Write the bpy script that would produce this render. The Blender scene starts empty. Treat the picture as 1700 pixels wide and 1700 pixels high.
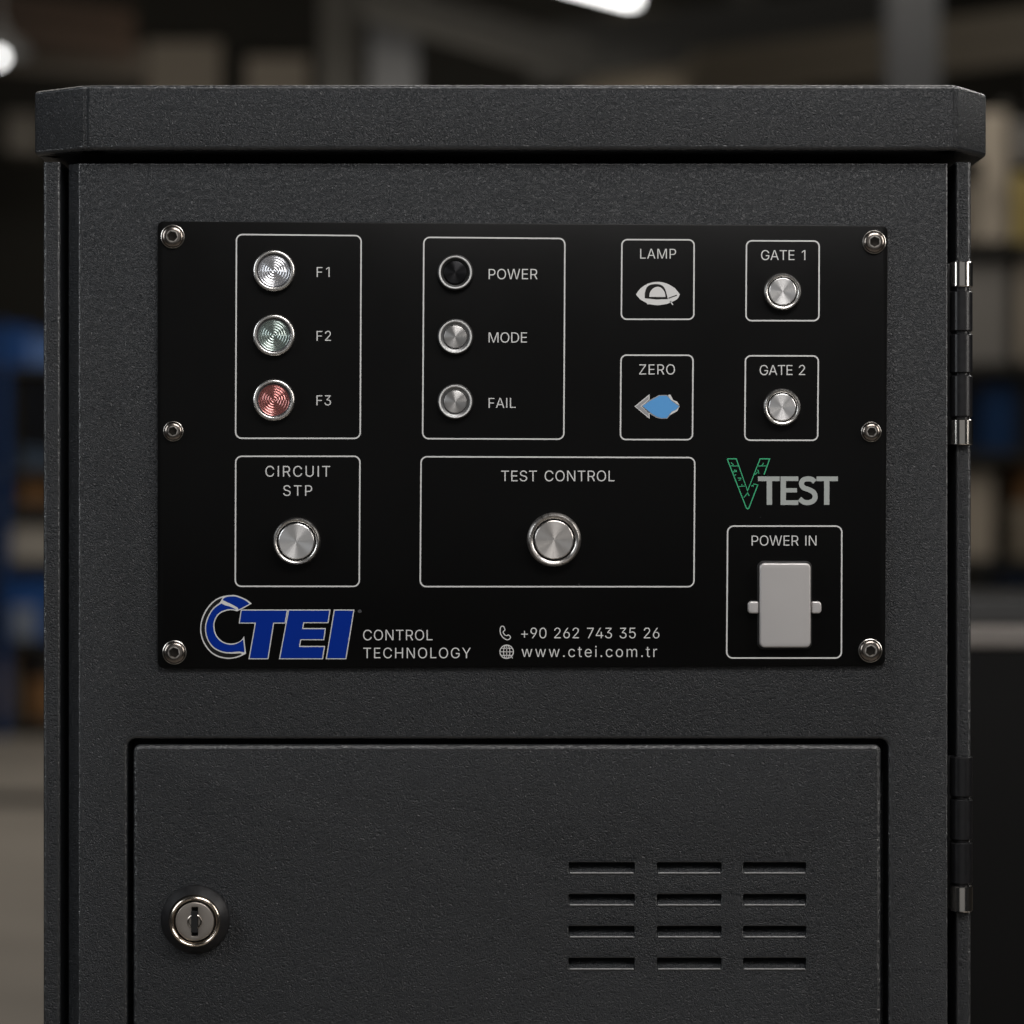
import bpy, bmesh, math, random, json
from mathutils import Vector, Matrix
from mathutils.geometry import delaunay_2d_cdt
random.seed(7)
S = bpy.context.scene
COL = S.collection
R = math.radians

# ------------------------------------------------------------------ camera
D = 1.2            # metres from the lens to the front door
CZ = 1.15          # height of the lens
K = 0.0003         # metres per photograph pixel on the front door
cam = bpy.data.cameras.new('camera')
cam.sensor_width = 36.0
cam.lens = 36.0 * (D / K) / 1700.0
cam.clip_start = 0.05
cam.clip_end = 200
cam.dof.use_dof = True
cam.dof.focus_distance = D
cam.dof.aperture_fstop = cam.lens / 16.0
cam_o = bpy.data.objects.new('camera', cam)
cam_o.location = (0, -D, CZ)
cam_o.rotation_euler = (R(90), 0, 0)
COL.objects.link(cam_o)
S.camera = cam_o

# ------------------------------------------------------------------ world, exposure
w = bpy.data.worlds.new('World')
S.world = w
w.use_nodes = True
w.node_tree.nodes['Background'].inputs[0].default_value = (0.85, 0.92, 1.0, 1)
w.node_tree.nodes['Background'].inputs[1].default_value = 0.012
S.view_settings.view_transform = 'Standard'
S.view_settings.look = 'None'
S.view_settings.exposure = 0
S.view_settings.gamma = 1
S.cycles.max_bounces = 6

# ------------------------------------------------------------------ lamps
def area(name, loc, target, sx, sy, power, col=(1, 1, 1)):
    l = bpy.data.lights.new(name, 'AREA')
    l.shape = 'RECTANGLE'
    l.size = sx
    l.size_y = sy
    l.energy = power
    l.color = col
    o = bpy.data.objects.new(name, l)
    o.location = loc
    d = Vector(target) - Vector(loc)
    o.rotation_euler = d.to_track_quat('-Z', 'Y').to_euler()
    COL.objects.link(o)
    return o
area('key_softbox', (0.26, -0.80, 2.14), (0.04, 0, 1.24), 0.9, 0.35, 11.5, (1.0, 0.97, 0.95))
area('side_fill', (1.5, -0.7, 1.75), (0, 0, 1.25), 0.35, 0.9, 10, (1.0, 0.95, 0.9))  # unseen fill added for the right chamfer and the metal
area('left_fill', (-1.5, -0.7, 1.75), (0, 0, 1.25), 0.35, 0.9, 7.5, (0.93, 0.965, 1.0))  # unseen fill added for the left chamfer and the metal
area('front_fill', (0.2, -3.2, 1.45), (0.05, 0, 1.25), 3.2, 2.4, 6.0, (1.0, 0.985, 0.97))  # large dim fill added behind the camera for the steel to reflect
area('rear_rim', (0.4, 0.95, 2.1), (0.1, 0.0, 1.36), 1.4, 0.3, 16, (1.0, 0.97, 0.93))  # unseen rim light added to brighten the lid's top edge
area('hall_fill', (0.5, 8.5, 4.6), (0.2, 10.5, 0.6), 5.0, 1.5, 95, (1.0, 0.93, 0.82))  # unseen overhead light added to brighten the hall
area('floor_fill', (-2.2, 4.6, 5.2), (-2.0, 5.2, 0), 2.5, 2.5, 72, (1.0, 0.94, 0.86))  # unseen light added to brighten the hall floor
area('wall_wash', (-0.5, 13.2, 3.4), (-1.6, 16.9, 4.5), 3.0, 0.6, 16, (1.0, 0.92, 0.8))  # unseen light added to brighten the panels on the back wall

# ------------------------------------------------------------------ materials
def lin(c):
    return tuple(((v / 255) / 12.92 if v / 255 <= 0.04045 else ((v / 255 + 0.055) / 1.055) ** 2.4) for v in c)
def mat(name, col, rough=0.5, metal=0.0, spec=0.5, coat=0.0, emit=None, estr=0.0):
    m = bpy.data.materials.new(name)
    m.use_nodes = True
    b = m.node_tree.nodes['Principled BSDF']
    b.inputs['Base Color'].default_value = (*col, 1)
    b.inputs['Roughness'].default_value = rough
    b.inputs['Metallic'].default_value = metal
    b.inputs['Specular IOR Level'].default_value = spec
    b.inputs['Coat Weight'].default_value = coat
    b.inputs['Coat Roughness'].default_value = 0.08
    if emit:
        b.inputs['Emission Color'].default_value = (*emit, 1)
        b.inputs['Emission Strength'].default_value = estr
    return m
def N(m, t, **kw):
    n = m.node_tree.nodes.new(t)
    for k, v in kw.items():
        setattr(n, k, v)
    return n
def L(m, a, b):
    m.node_tree.links.new(a, b)
def BS(m):
    return m.node_tree.nodes['Principled BSDF']

def vary(m, scale, amount, rough_amount=0.0, detail=4.0):
    """uneven colour and gloss from noise in object coordinates"""
    b = BS(m)
    tc = N(m, 'ShaderNodeTexCoord')
    no = N(m, 'ShaderNodeTexNoise')
    no.inputs['Scale'].default_value = scale
    no.inputs['Detail'].default_value = detail
    L(m, tc.outputs['Object'], no.inputs['Vector'])
    c = b.inputs['Base Color'].default_value[:3]
    mx = N(m, 'ShaderNodeMix', data_type='RGBA')
    mx.inputs[6].default_value = (*[v * (1 - amount) for v in c], 1)
    mx.inputs[7].default_value = (*[min(1, v * (1 + amount)) for v in c], 1)
    L(m, no.outputs['Fac'], mx.inputs[0])
    L(m, mx.outputs[2], b.inputs['Base Color'])
    if rough_amount:
        mr = N(m, 'ShaderNodeMapRange')
        r = b.inputs['Roughness'].default_value
        mr.inputs[3].default_value = r - rough_amount
        mr.inputs[4].default_value = r + rough_amount
        L(m, no.outputs['Fac'], mr.inputs[0])
        L(m, mr.outputs[0], b.inputs['Roughness'])
    return m

def powder(name, col, strength=0.8, r0=0.35, r1=0.46):
    """wrinkle-finish powder coat: worm-like ridges about two millimetres apart"""
    m = mat(name, col, rough=0.4, spec=0.48)
    b = BS(m)
    tc = N(m, 'ShaderNodeTexCoord')
    warp = N(m, 'ShaderNodeTexNoise')
    warp.inputs['Scale'].default_value = 400
    warp.inputs['Detail'].default_value = 1
    L(m, tc.outputs['Object'], warp.inputs['Vector'])
    sc = N(m, 'ShaderNodeVectorMath', operation='SCALE')
    sc.inputs['Scale'].default_value = 0.0025
    L(m, warp.outputs['Color'], sc.inputs[0])
    ad = N(m, 'ShaderNodeVectorMath', operation='ADD')
    L(m, tc.outputs['Object'], ad.inputs[0])
    L(m, sc.outputs[0], ad.inputs[1])
    no = N(m, 'ShaderNodeTexNoise')
    no.inputs['Scale'].default_value = 820
    no.inputs['Detail'].default_value = 2.0
    no.inputs['Roughness'].default_value = 0.55
    L(m, ad.outputs[0], no.inputs['Vector'])
    s1 = N(m, 'ShaderNodeMath', operation='SUBTRACT')
    s1.inputs[1].default_value = 0.5
    L(m, no.outputs['Fac'], s1.inputs[0])
    s2 = N(m, 'ShaderNodeMath', operation='ABSOLUTE')
    L(m, s1.outputs[0], s2.inputs[0])
    s3 = N(m, 'ShaderNodeMapRange')
    s3.inputs[1].default_value = 0.0
    s3.inputs[2].default_value = 0.26
    s3.inputs[3].default_value = 1.0
    s3.inputs[4].default_value = 0.0
    L(m, s2.outputs[0], s3.inputs[0])
    bp = N(m, 'ShaderNodeBump')
    bp.inputs['Strength'].default_value = strength
    bp.inputs['Distance'].default_value = 0.00062
    L(m, s3.outputs[0], bp.inputs['Height'])
    L(m, bp.outputs[0], b.inputs['Normal'])
    # slightly worn, uneven gloss and tone over larger patches
    n2 = N(m, 'ShaderNodeTexNoise')
    n2.inputs['Scale'].default_value = 14
    n2.inputs['Detail'].default_value = 5
    L(m, tc.outputs['Object'], n2.inputs['Vector'])
    mx = N(m, 'ShaderNodeMix', data_type='RGBA')
    mx.inputs[6].default_value = (*[v * 0.85 for v in col], 1)
    mx.inputs[7].default_value = (*[v * 1.15 for v in col], 1)
    L(m, n2.outputs['Fac'], mx.inputs[0])
    L(m, mx.outputs[2], b.inputs['Base Color'])
    mr = N(m, 'ShaderNodeMapRange')
    mr.inputs[3].default_value = r0
    mr.inputs[4].default_value = r1
    L(m, n2.outputs['Fac'], mr.inputs[0])
    L(m, mr.outputs[0], b.inputs['Roughness'])
    return m

def spun(name, col, rough=0.33, aniso=0.85):
    """metal turned on a lathe: fine rings round the local Y axis stretch the reflections across them"""
    m = mat(name, col, rough=rough, metal=1.0)
    b = BS(m)
    b.inputs['Anisotropic'].default_value = aniso
    b.inputs['Anisotropic Rotation'].default_value = 0.25
    t = N(m, 'ShaderNodeTangent', direction_type='RADIAL', axis='Y')
    L(m, t.outputs[0], b.inputs['Tangent'])
    tc = N(m, 'ShaderNodeTexCoord')
    sx = N(m, 'ShaderNodeSeparateXYZ')
    L(m, tc.outputs['Object'], sx.inputs[0])
    at = N(m, 'ShaderNodeMath', operation='ARCTAN2')
    L(m, sx.outputs['Z'], at.inputs[0])
    L(m, sx.outputs['X'], at.inputs[1])
    no = N(m, 'ShaderNodeTexNoise', noise_dimensions='1D')
    no.inputs['Scale'].default_value = 7
    no.inputs['Detail'].default_value = 4
    L(m, at.outputs[0], no.inputs['W'])
    mr = N(m, 'ShaderNodeMapRange')
    mr.inputs[3].default_value = rough - 0.08
    mr.inputs[4].default_value = rough + 0.10
    L(m, no.outputs['Fac'], mr.inputs[0])
    L(m, mr.outputs[0], b.inputs['Roughness'])
    return m

def lens(name, col):
    m = spun(name, col, 0.26, 0.7)
    BS(m).inputs['Metallic'].default_value = 0.85
    BS(m).inputs['Coat Weight'].default_value = 0.4
    BS(m).inputs['IOR'].default_value = 2.6
    BS(m).inputs['Coat Roughness'].default_value = 0.06
    BS(m).inputs['Coat IOR'].default_value = 1.9
    return m

PAINT = powder('wrinkle powder coat', (0.0125, 0.0142, 0.0165))
EDGE = powder('powder coat run smooth over an edge', (0.020, 0.0215, 0.0235), 0.4, 0.16, 0.3)
BS(EDGE).inputs['Specular IOR Level'].default_value = 0.95
PLATE = vary(mat('black anodised plate', (0.0036, 0.0036, 0.0036), rough=0.30, spec=0.11), 18, 0.2, 0.05)
def dust(m, scale, size, col):
    """sparse pale specks"""
    b = BS(m)
    src = b.inputs['Base Color'].links[0].from_socket
    tc = N(m, 'ShaderNodeTexCoord')
    v = N(m, 'ShaderNodeTexVoronoi')
    v.inputs['Scale'].default_value = scale
    L(m, tc.outputs['Object'], v.inputs['Vector'])
    lt = N(m, 'ShaderNodeMath', operation='LESS_THAN')
    lt.inputs[1].default_value = size
    L(m, v.outputs['Distance'], lt.inputs[0])
    mx = N(m, 'ShaderNodeMix', data_type='RGBA')
    L(m, lt.outputs[0], mx.inputs[0])
    L(m, src, mx.inputs[6])
    mx.inputs[7].default_value = (*col, 1)
    L(m, mx.outputs[2], b.inputs['Base Color'])
    return m
dust(PLATE, 45, 0.018, (0.05, 0.05, 0.05))
PRINT = mat('silver grey print', (0.65, 0.65, 0.64), rough=0.5, spec=0.3)
BLUE = mat('blue print', (0.001, 0.024, 0.26), rough=0.45, spec=0.1)
SKY = mat('light blue print', (0.10, 0.33, 0.68), rough=0.45, spec=0.3)
GREEN = mat('green print', (0.05, 0.42, 0.20), rough=0.45, spec=0.3)
BLACKPRINT = mat('black print', (0.004, 0.004, 0.004), rough=0.5, spec=0.3)
CHROME = mat('polished steel', (0.80, 0.78, 0.75), rough=0.27, metal=1.0)
SCREWM = mat('stainless screw with dark reflections in its colour', (0.27, 0.24, 0.215), rough=0.24, metal=1.0)  # same steel as the flange; dark reflections are put into this colour
SOCKET = mat('stainless socket with shade in its colour', (0.05, 0.045, 0.04), rough=0.3, metal=1.0)  # same steel too; the shade inside the socket is put into the colour
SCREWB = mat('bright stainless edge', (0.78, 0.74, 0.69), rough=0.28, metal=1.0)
SATIN = spun('satin turned steel ring', (0.66, 0.63, 0.60), 0.3, 0.5)
SPUN = spun('spun steel', (0.93, 0.92, 0.91))
SPUNWARM = spun('warm spun steel', (0.80, 0.765, 0.73))
SPUNDIM = spun('dull spun steel', (0.55, 0.54, 0.53), 0.36)
SPUNBLACK = spun('black spun metal', (0.03, 0.03, 0.032), 0.36)
LIP = vary(mat('pale mottled lip', (0.22, 0.22, 0.22), rough=0.4), 900, 0.9)
HALO = mat('white halo ring', (0.72, 0.72, 0.71), rough=0.3)
RUBBER = mat('black seal', (0.006, 0.006, 0.006), rough=0.45)
BLACKMETAL = vary(mat('black hinge enamel', (0.008, 0.008, 0.009), rough=0.34), 300, 0.4, 0.08)
DARK = mat('unlit inside', (0.006, 0.006, 0.006), rough=0.8)
COVER = vary(mat('grey satin cover', (0.58, 0.56, 0.55), rough=0.36, spec=0.5, metal=0.45), 30, 0.05, 0.05)
LOCKFACE = vary(mat('lock face nickel', (0.50, 0.455, 0.41), rough=0.38, metal=0.9), 120, 0.08, 0.08)
LOCKBLACK = vary(mat('lock collar black', (0.012, 0.012, 0.013), rough=0.38), 600, 0.5, 0.1)
LENSW = lens('clear lens', (0.72, 0.73, 0.77))
LENSG = lens('green lens', (0.34, 0.42, 0.385))
LENSR = lens('red lens', (0.50, 0.17, 0.155))

# ------------------------------------------------------------------ helpers
def link(name, bm_or_mesh, material, parent=None, smooth=None, loc=None):
    if isinstance(bm_or_mesh, bmesh.types.BMesh):
        me = bpy.data.meshes.new(name)
        bm_or_mesh.to_mesh(me)
        bm_or_mesh.free()
    else:
        me = bm_or_mesh
    o = bpy.data.objects.new(name, me)
    for m in (material if isinstance(material, (list, tuple)) else [material]):
        me.materials.append(m)
    COL.objects.link(o)
    if smooth is not None:
        me.shade_smooth() if smooth == 'all' else None
        if smooth != 'all':
            me.shade_smooth()
            me.set_sharp_from_angle(angle=R(smooth))
    if loc is not None:
        o.location = loc
    if parent is not None:
        o.parent = parent
    return o
def tag(o, label=None, cat=None, group=None, kind=None):
    if label: o['label'] = label
    if cat: o['category'] = cat
    if group: o['group'] = group
    if kind: o['kind'] = kind
    return o
def empty(name, loc, label, cat, group=None):
    o = bpy.data.objects.new(name, None)
    o.location = loc
    o.empty_display_size = 0.05
    COL.objects.link(o)
    return tag(o, label, cat, group)
def dup(root, loc, label=None):
    r = root.copy()
    COL.objects.link(r)
    r.location = loc
    if label: r['label'] = label
    for ch in root.children:
        c = ch.copy(); COL.objects.link(c); c.parent = r
        for g in ch.children:
            d = g.copy(); COL.objects.link(d); d.parent = c
    return r

def P(px, py, Y=0.0):
    """a point measured in the photograph, on the plane Y metres behind the front door"""
    f = K * (D + Y) / D
    return ((px - 850) * f, CZ + (850 - py) * f)
def Q(pts, Y=0.0):
    return [P(x, y, Y) for x, y in pts]

def area2(p):
    return sum(p[i][0] * p[(i + 1) % len(p)][1] - p[(i + 1) % len(p)][0] * p[i][1] for i in range(len(p))) / 2
def ccw(p):
    return p if area2(p) > 0 else p[::-1]
def offset(poly, d):
    """move every edge to its left by d (inwards for a counter-clockwise outline)"""
    n = len(poly)
    out = []
    for i in range(n):
        a, b, c = poly[i - 1], poly[i], poly[(i + 1) % n]
        e1 = (b[0] - a[0], b[1] - a[1]); e2 = (c[0] - b[0], c[1] - b[1])
        l1 = math.hypot(*e1) or 1e-9; l2 = math.hypot(*e2) or 1e-9
        n1 = (-e1[1] / l1, e1[0] / l1); n2 = (-e2[1] / l2, e2[0] / l2)
        k = max(0.25, 1 + n1[0] * n2[0] + n1[1] * n2[1])
        out.append((b[0] + d * (n1[0] + n2[0]) / k, b[1] + d * (n1[1] + n2[1]) / k))
    return out
def rounded(poly, r, seg=5):
    """round each corner of a polygon (r: one radius or one per corner)"""
    n = len(poly)
    out = []
    for i in range(n):
        ri = r[i] if isinstance(r, (list, tuple)) else r
        a, b, c = Vector(poly[i - 1]), Vector(poly[i]), Vector(poly[(i + 1) % n])
        if ri <= 0:
            out.append(tuple(b)); continue
        u = (a - b).normalized(); v = (c - b).normalized()
        half = u.angle(v) / 2
        t = min(ri / math.tan(half), (a - b).length * 0.49, (c - b).length * 0.49)
        rr = t * math.tan(half)
        ctr = b + (u + v).normalized() * (rr / math.sin(half))
        p0 = b + u * t - ctr; p1 = b + v * t - ctr
        a0 = math.atan2(p0.y, p0.x); da = math.atan2(p1.y, p1.x) - a0
        while da > math.pi: da -= 2 * math.pi
        while da < -math.pi: da += 2 * math.pi
        for k in range(seg + 1):
            an = a0 + da * k / seg
            out.append((ctr.x + rr * math.cos(an), ctr.y + rr * math.sin(an)))
    return out
def winding(pt, polys):
    x, y = pt
    wn = 0
    for p in polys:
        for i in range(len(p)):
            x1, y1 = p[i]; x2, y2 = p[(i + 1) % len(p)]
            if y1 <= y:
                if y2 > y and (x2 - x1) * (y - y1) - (x - x1) * (y2 - y1) > 0: wn += 1
            elif y2 <= y and (x2 - x1) * (y - y1) - (x - x1) * (y2 - y1) < 0: wn -= 1
    return wn
def fill(polys, eps=1e-7):
    """triangles of the region that the outlines wind round"""
    vs, es = [], []
    for p in polys:
        s = len(vs)
        vs += [Vector(q) for q in p]
        es += [(s + i, s + (i + 1) % len(p)) for i in range(len(p))]
    v, e, f, _, _, _ = delaunay_2d_cdt(vs, es, [], 0, eps)
    tris = []
    for t in f:
        c = (sum(v[i].x for i in t) / 3, sum(v[i].y for i in t) / 3)
        if winding(c, polys) != 0:
            tris.append(tuple(t) if area2([tuple(v[i]) for i in t]) > 0 else tuple(t)[::-1])
    return [tuple(q) for q in v], tris

def slab(outer, holes=(), y0=0.0, t=0.01, bevel=0.001, segs=3, hole_bevel=None, back=True, bm=None):
    """an upright sheet: front face at y0, t thick, its edges and those of its holes rounded"""
    bm = bm or bmesh.new()
    loops = [(ccw(outer), bevel)] + [(ccw(h)[::-1], bevel if hole_bevel is None else hole_bevel) for h in holes]
    fronts = [offset(p, b) if b else p for p, b in loops]
    v2, tr = fill(fronts)
    fv = [bm.verts.new((x, y0, z)) for x, z in v2]
    for t3 in tr:
        try: bm.faces.new([fv[i] for i in t3])
        except ValueError: pass
    for p, b in loops:
        rings = [(b * (1 - math.sin(k / segs * math.pi / 2)), y0 + b * (1 - math.cos(k / segs * math.pi / 2))) for k in range(segs + 1)] if b else [(0, y0)]
        rings.append((0, y0 + t))
        prev = None
        for ins, y in rings:
            q = offset(p, ins) if ins else p
            cur = [bm.verts.new((x, y, z)) for x, z in q]
            if prev:
                n = len(cur)
                for i in range(n):
                    bm.faces.new((prev[i], cur[i], cur[(i + 1) % n], prev[(i + 1) % n]))
            prev = cur
    if back:
        v2, tr = fill([p for p, b in loops])
        bv = [bm.verts.new((x, y0 + t, z)) for x, z in v2]
        for t3 in tr:
            try: bm.faces.new([bv[i] for i in t3[::-1]])
            except ValueError: pass
    bmesh.ops.remove_doubles(bm, verts=bm.verts, dist=2e-6)
    bmesh.ops.recalc_face_normals(bm, faces=bm.faces)
    return bm

def prism(plan, levels, bm=None):
    """a plan outline (x, y) swept upwards; levels: (z, inset)"""
    bm = bm or bmesh.new()
    plan = ccw(plan)
    prev = None
    for k, (z, ins) in enumerate(levels):
        q = offset(plan, ins) if ins else plan
        cur = [bm.verts.new((x, y, z)) for x, y in q]
        if prev:
            n = len(cur)
            for i in range(n):
                bm.faces.new((prev[i], prev[(i + 1) % n], cur[(i + 1) % n], cur[i]))
        if k in (0, len(levels) - 1):
            v2, tr = fill([q])
            cv = [bm.verts.new((x, y, z)) for x, y in v2]
            for t3 in tr:
                try: bm.faces.new([cv[i] for i in t3])
                except ValueError: pass
        prev = cur
    bmesh.ops.remove_doubles(bm, verts=bm.verts, dist=2e-6)
    bmesh.ops.recalc_face_normals(bm, faces=bm.faces)
    return bm

def lathe(profile, seg=72, shape=None, cap_end=True, bm=None, at=(0, 0, 0), axis='Y'):
    """turn (radius, y) round an axis; shape(k, angle) may scale ring k"""
    bm = bm or bmesh.new()
    prev = None
    for k, (r, y) in enumerate(profile):
        if r <= 1e-9:
            c = bm.verts.new(_ax(0, 0, y, axis, at))
            if prev:
                for i in range(seg): bm.faces.new((prev[i], prev[(i + 1) % seg], c))
            prev = None
            continue
        ring = []
        for i in range(seg):
            a = 2 * math.pi * i / seg
            s = shape(k, a) if shape else 1.0
            ring.append(bm.verts.new(_ax(r * s * math.cos(a), r * s * math.sin(a), y, axis, at)))
        if prev:
            for i in range(seg): bm.faces.new((prev[i], prev[(i + 1) % seg], ring[(i + 1) % seg], ring[i]))
        prev = ring
    if prev and cap_end:
        bm.faces.new(prev)
    bmesh.ops.recalc_face_normals(bm, faces=bm.faces)
    return bm
def _ax(u, v, h, axis, at):
    if axis == 'Y': return (at[0] + u, at[1] + h, at[2] + v)
    if axis == 'X': return (at[0] + h, at[1] + u, at[2] + v)
    return (at[0] + u, at[1] + v, at[2] + h)

def box(bm, lo, hi, bevel=0.0):
    vs = [bm.verts.new((x, y, z)) for x in (lo[0], hi[0]) for y in (lo[1], hi[1]) for z in (lo[2], hi[2])]
    fs = [(0, 1, 3, 2), (4, 6, 7, 5), (0, 4, 5, 1), (2, 3, 7, 6), (0, 2, 6, 4), (1, 5, 7, 3)]
    faces = [bm.faces.new([vs[i] for i in f]) for f in fs]
    if bevel:
        es = {e for f in faces for e in f.edges}
        bmesh.ops.bevel(bm, geom=list(es), offset=bevel, segments=2, affect='EDGES', profile=0.5)
    bmesh.ops.recalc_face_normals(bm, faces=bm.faces)
    return bm
def bar(bm, a, b, wx, wz):
    """a square bar from a to b"""
    a, b = Vector(a), Vector(b)
    d = (b - a).normalized()
    u = d.cross(Vector((0, 1, 0)) if abs(d.y) < 0.9 else Vector((1, 0, 0))).normalized()
    v = d.cross(u).normalized()
    vs = [bm.verts.new(p + u * sx * wx / 2 + v * sz * wz / 2) for p in (a, b) for sx, sz in ((-1, -1), (1, -1), (1, 1), (-1, 1))]
    for f in ((0, 1, 2, 3), (7, 6, 5, 4), (0, 4, 5, 1), (1, 5, 6, 2), (2, 6, 7, 3), (3, 7, 4, 0)):
        bm.faces.new([vs[i] for i in f])
    bmesh.ops.recalc_face_normals(bm, faces=bm.faces)
    return bm

# ================================================================== THE CABINET
cab = empty('test_cabinet', (0, 0.22, 0), 'dark grey wrinkle-painted test cabinet with overhanging lid, black button panel and locked hatch', 'cabinet')
INV = Matrix.Translation((0, -0.22, 0))
def part(name, bm, m, smooth=35, parent=None, label=None, at=None):
    """a part of the cabinet, its mesh written in world coordinates or, with at, round its own centre"""
    o = link(name, bm, m, parent or cab, smooth)
    base = Vector(at) if at else Vector((0, 0, 0))
    pw = Vector((0, 0.22, 0)) if parent is None else Vector(parent['origin'])
    o.location = base - pw
    if m is PAINT and name in ('lid', 'access_hatch', 'front_door', 'body'):
        o.data.materials.append(EDGE)
        for f in o.data.polygons:
            n = f.normal
            if name == 'lid' and 0.12 < abs(n.z) < 0.985: f.material_index = 1
            if name == 'access_hatch' and abs(n.y) < 0.99 and f.center.y < 0.0019: f.material_index = 1
            if name == 'front_door' and f.center.y < 0.0017 and 0.05 < abs(n.y) < 0.99: f.material_index = 1
            if name == 'body' and f.area < 0.004 and 0.05 < abs(n.y) < 0.99: f.material_index = 1
    o['origin'] = tuple(base)
    if label: o['label'] = label
    return o

# ---- body: side walls with front flanges and the channel the door closes into
def X(px, Y): return (px - 850) * K * (D + Y) / D
yf = 0.004
plan = [(X(71.5, yf), yf), (X(100, yf), yf), (X(100, yf), 0.034), (X(1587, yf), 0.034), (X(1587, yf), yf), (X(1612.5, yf), yf), (X(1612.5, yf), 0.47), (X(71.5, yf), 0.47)]
plan = rounded(plan, [0.0016, 0.0012, 0, 0, 0.0012, 0.0016, 0.004, 0.004], 4)
zb = CZ + (850 - 267) * K
part('body', prism(plan, [(0.06, 0), (zb, 0)]), PAINT)
plan = [(X(85, yf), 0.05), (X(1600, yf), 0.05), (X(1600, yf), 0.44), (X(85, yf), 0.44)]
part('plinth', prism(plan, [(0.0, 0), (0.06, 0)]), RUBBER)

# ---- lid: sheet-metal hood with clipped front corners
yl = -0.008
fl = (D + yl) / D
xl0, xl1 = (58.5 - 850) * K * (D + 0.012) / D, X(142, yl)
xr1, xr0 = X(1588, yl), (1637 - 850) * K * (D + 0.018) / D
lid_plan = [(xl1, yl), (xr1, yl), (xr0, yl + 0.026), (xr0, 0.485), (xl0, 0.485), (xl0, yl + 0.018)]
g = 0.0011
def creased(plan, i):
    """a narrow fold groove cut where two faces of the hood meet"""
    a, b_, c = (Vector(plan[k % len(plan)]) for k in (i - 1, i, i + 1))
    u_, v_ = (a - b_).normalized(), (c - b_).normalized()
    return [tuple(b_ + u_ * 0.0016), tuple(b_ + (u_ + v_).normalized() * 0.0016), tuple(b_ + v_ * 0.0016)]
lp = creased(lid_plan, 0) + creased(lid_plan, 1) + lid_plan[2:]
lp = rounded(lp, [0.0008, 0.0003, 0.0008, 0.0008, 0.0003, 0.0008, 0.003, 0.006, 0.006, 0.003], 3)
zt = CZ + (850 - 140.5) * K * fl
zl = CZ + (850 - 249) * K * fl
b = 0.0022
lev = [(zl, 0.012), (zl, b)] + [(zl + b * (1 - math.cos(a)), b * (1 - math.sin(a))) for a in (R(30), R(60), R(90))]
lev += [(zt - 0.0018 + 0.0018 * math.sin(a), 0.0018 * (1 - math.cos(a))) for a in (0, R(30), R(60), R(90))]
lid = part('lid', prism(lp, lev), PAINT)
# ---- front door with the hatch opening
def rect(x0, y0, x1, y1, Y=0.0):
    return Q([(x0, y1), (x1, y1), (x1, y0), (x0, y0)], Y)
ZB = 3900  # below the frame, near the plinth
door_bm = bmesh.new()
outer = Q([(133, ZB + 60), (1571, ZB + 60), (1571, 273), (133, 273)])
hole = rounded(rect(211, 1227, 1475, ZB - 400), 0.0042, 6)
holes = [hole]
fl_out = ccw(outer); hl = ccw(hole)[::-1]
hb = 0.0016
f_hole = offset(hl, hb)
v2, tr = fill([fl_out, f_hole])
fv = [door_bm.verts.new((x, 0, z)) for x, z in v2]
for t3 in tr: door_bm.faces.new([fv[i] for i in t3])
def ringwalls(bm, rings):
    prev = None
    for ring in rings:
        cur = [bm.verts.new(p) for p in ring]
        if prev:
            n = len(cur)
            for i in range(n): bm.faces.new((prev[i], cur[i], cur[(i + 1) % n], prev[(i + 1) % n]))
        prev = cur
ringwalls(door_bm, [[(x, hb * (1 - math.cos(a)), z) for x, z in (offset(hl, hb * (1 - math.sin(a))) if a < 1.5 else hl)] for a in (0, R(22.5), R(45), R(67.5), R(90))] + [[(x, 0.018, z) for x, z in hl]])
# outer edges: broad slanting fold on the left, small one on the right and along the top
x133, z273 = P(133, 273); x1571, zlow = P(1571, ZB + 60)
def frame_ring(l, r, t, y):
    return [(x133 - l, y, zlow), (x1571 + r, y, zlow), (x1571 + r, y, z273 + t), (x133 - l, y, z273 + t)]
ringwalls(door_bm, [frame_ring(0, 0, 0, 0), frame_ring(0.0007, 0.0005, 0.0004, 0.0002), frame_ring(0.0068, 0.0014, 0.0008, 0.0066), frame_ring(0.0074, 0.0022, 0.0009, 0.0085), frame_ring(0.0074, 0.0022, 0.0009, 0.022)])
bmesh.ops.remove_doubles(door_bm, verts=door_bm.verts, dist=2e-6)
bmesh.ops.recalc_face_normals(door_bm, faces=door_bm.faces)
door = part('front_door', door_bm, PAINT, smooth=30)
bb = bmesh.new()
box(bb, (P(150, 0)[0], 0.0185, P(0, ZB - 200)[1]), (P(1560, 0)[0], 0.0205, P(0, 1150)[1]))
part('hatch_recess', bb, PAINT)

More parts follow.
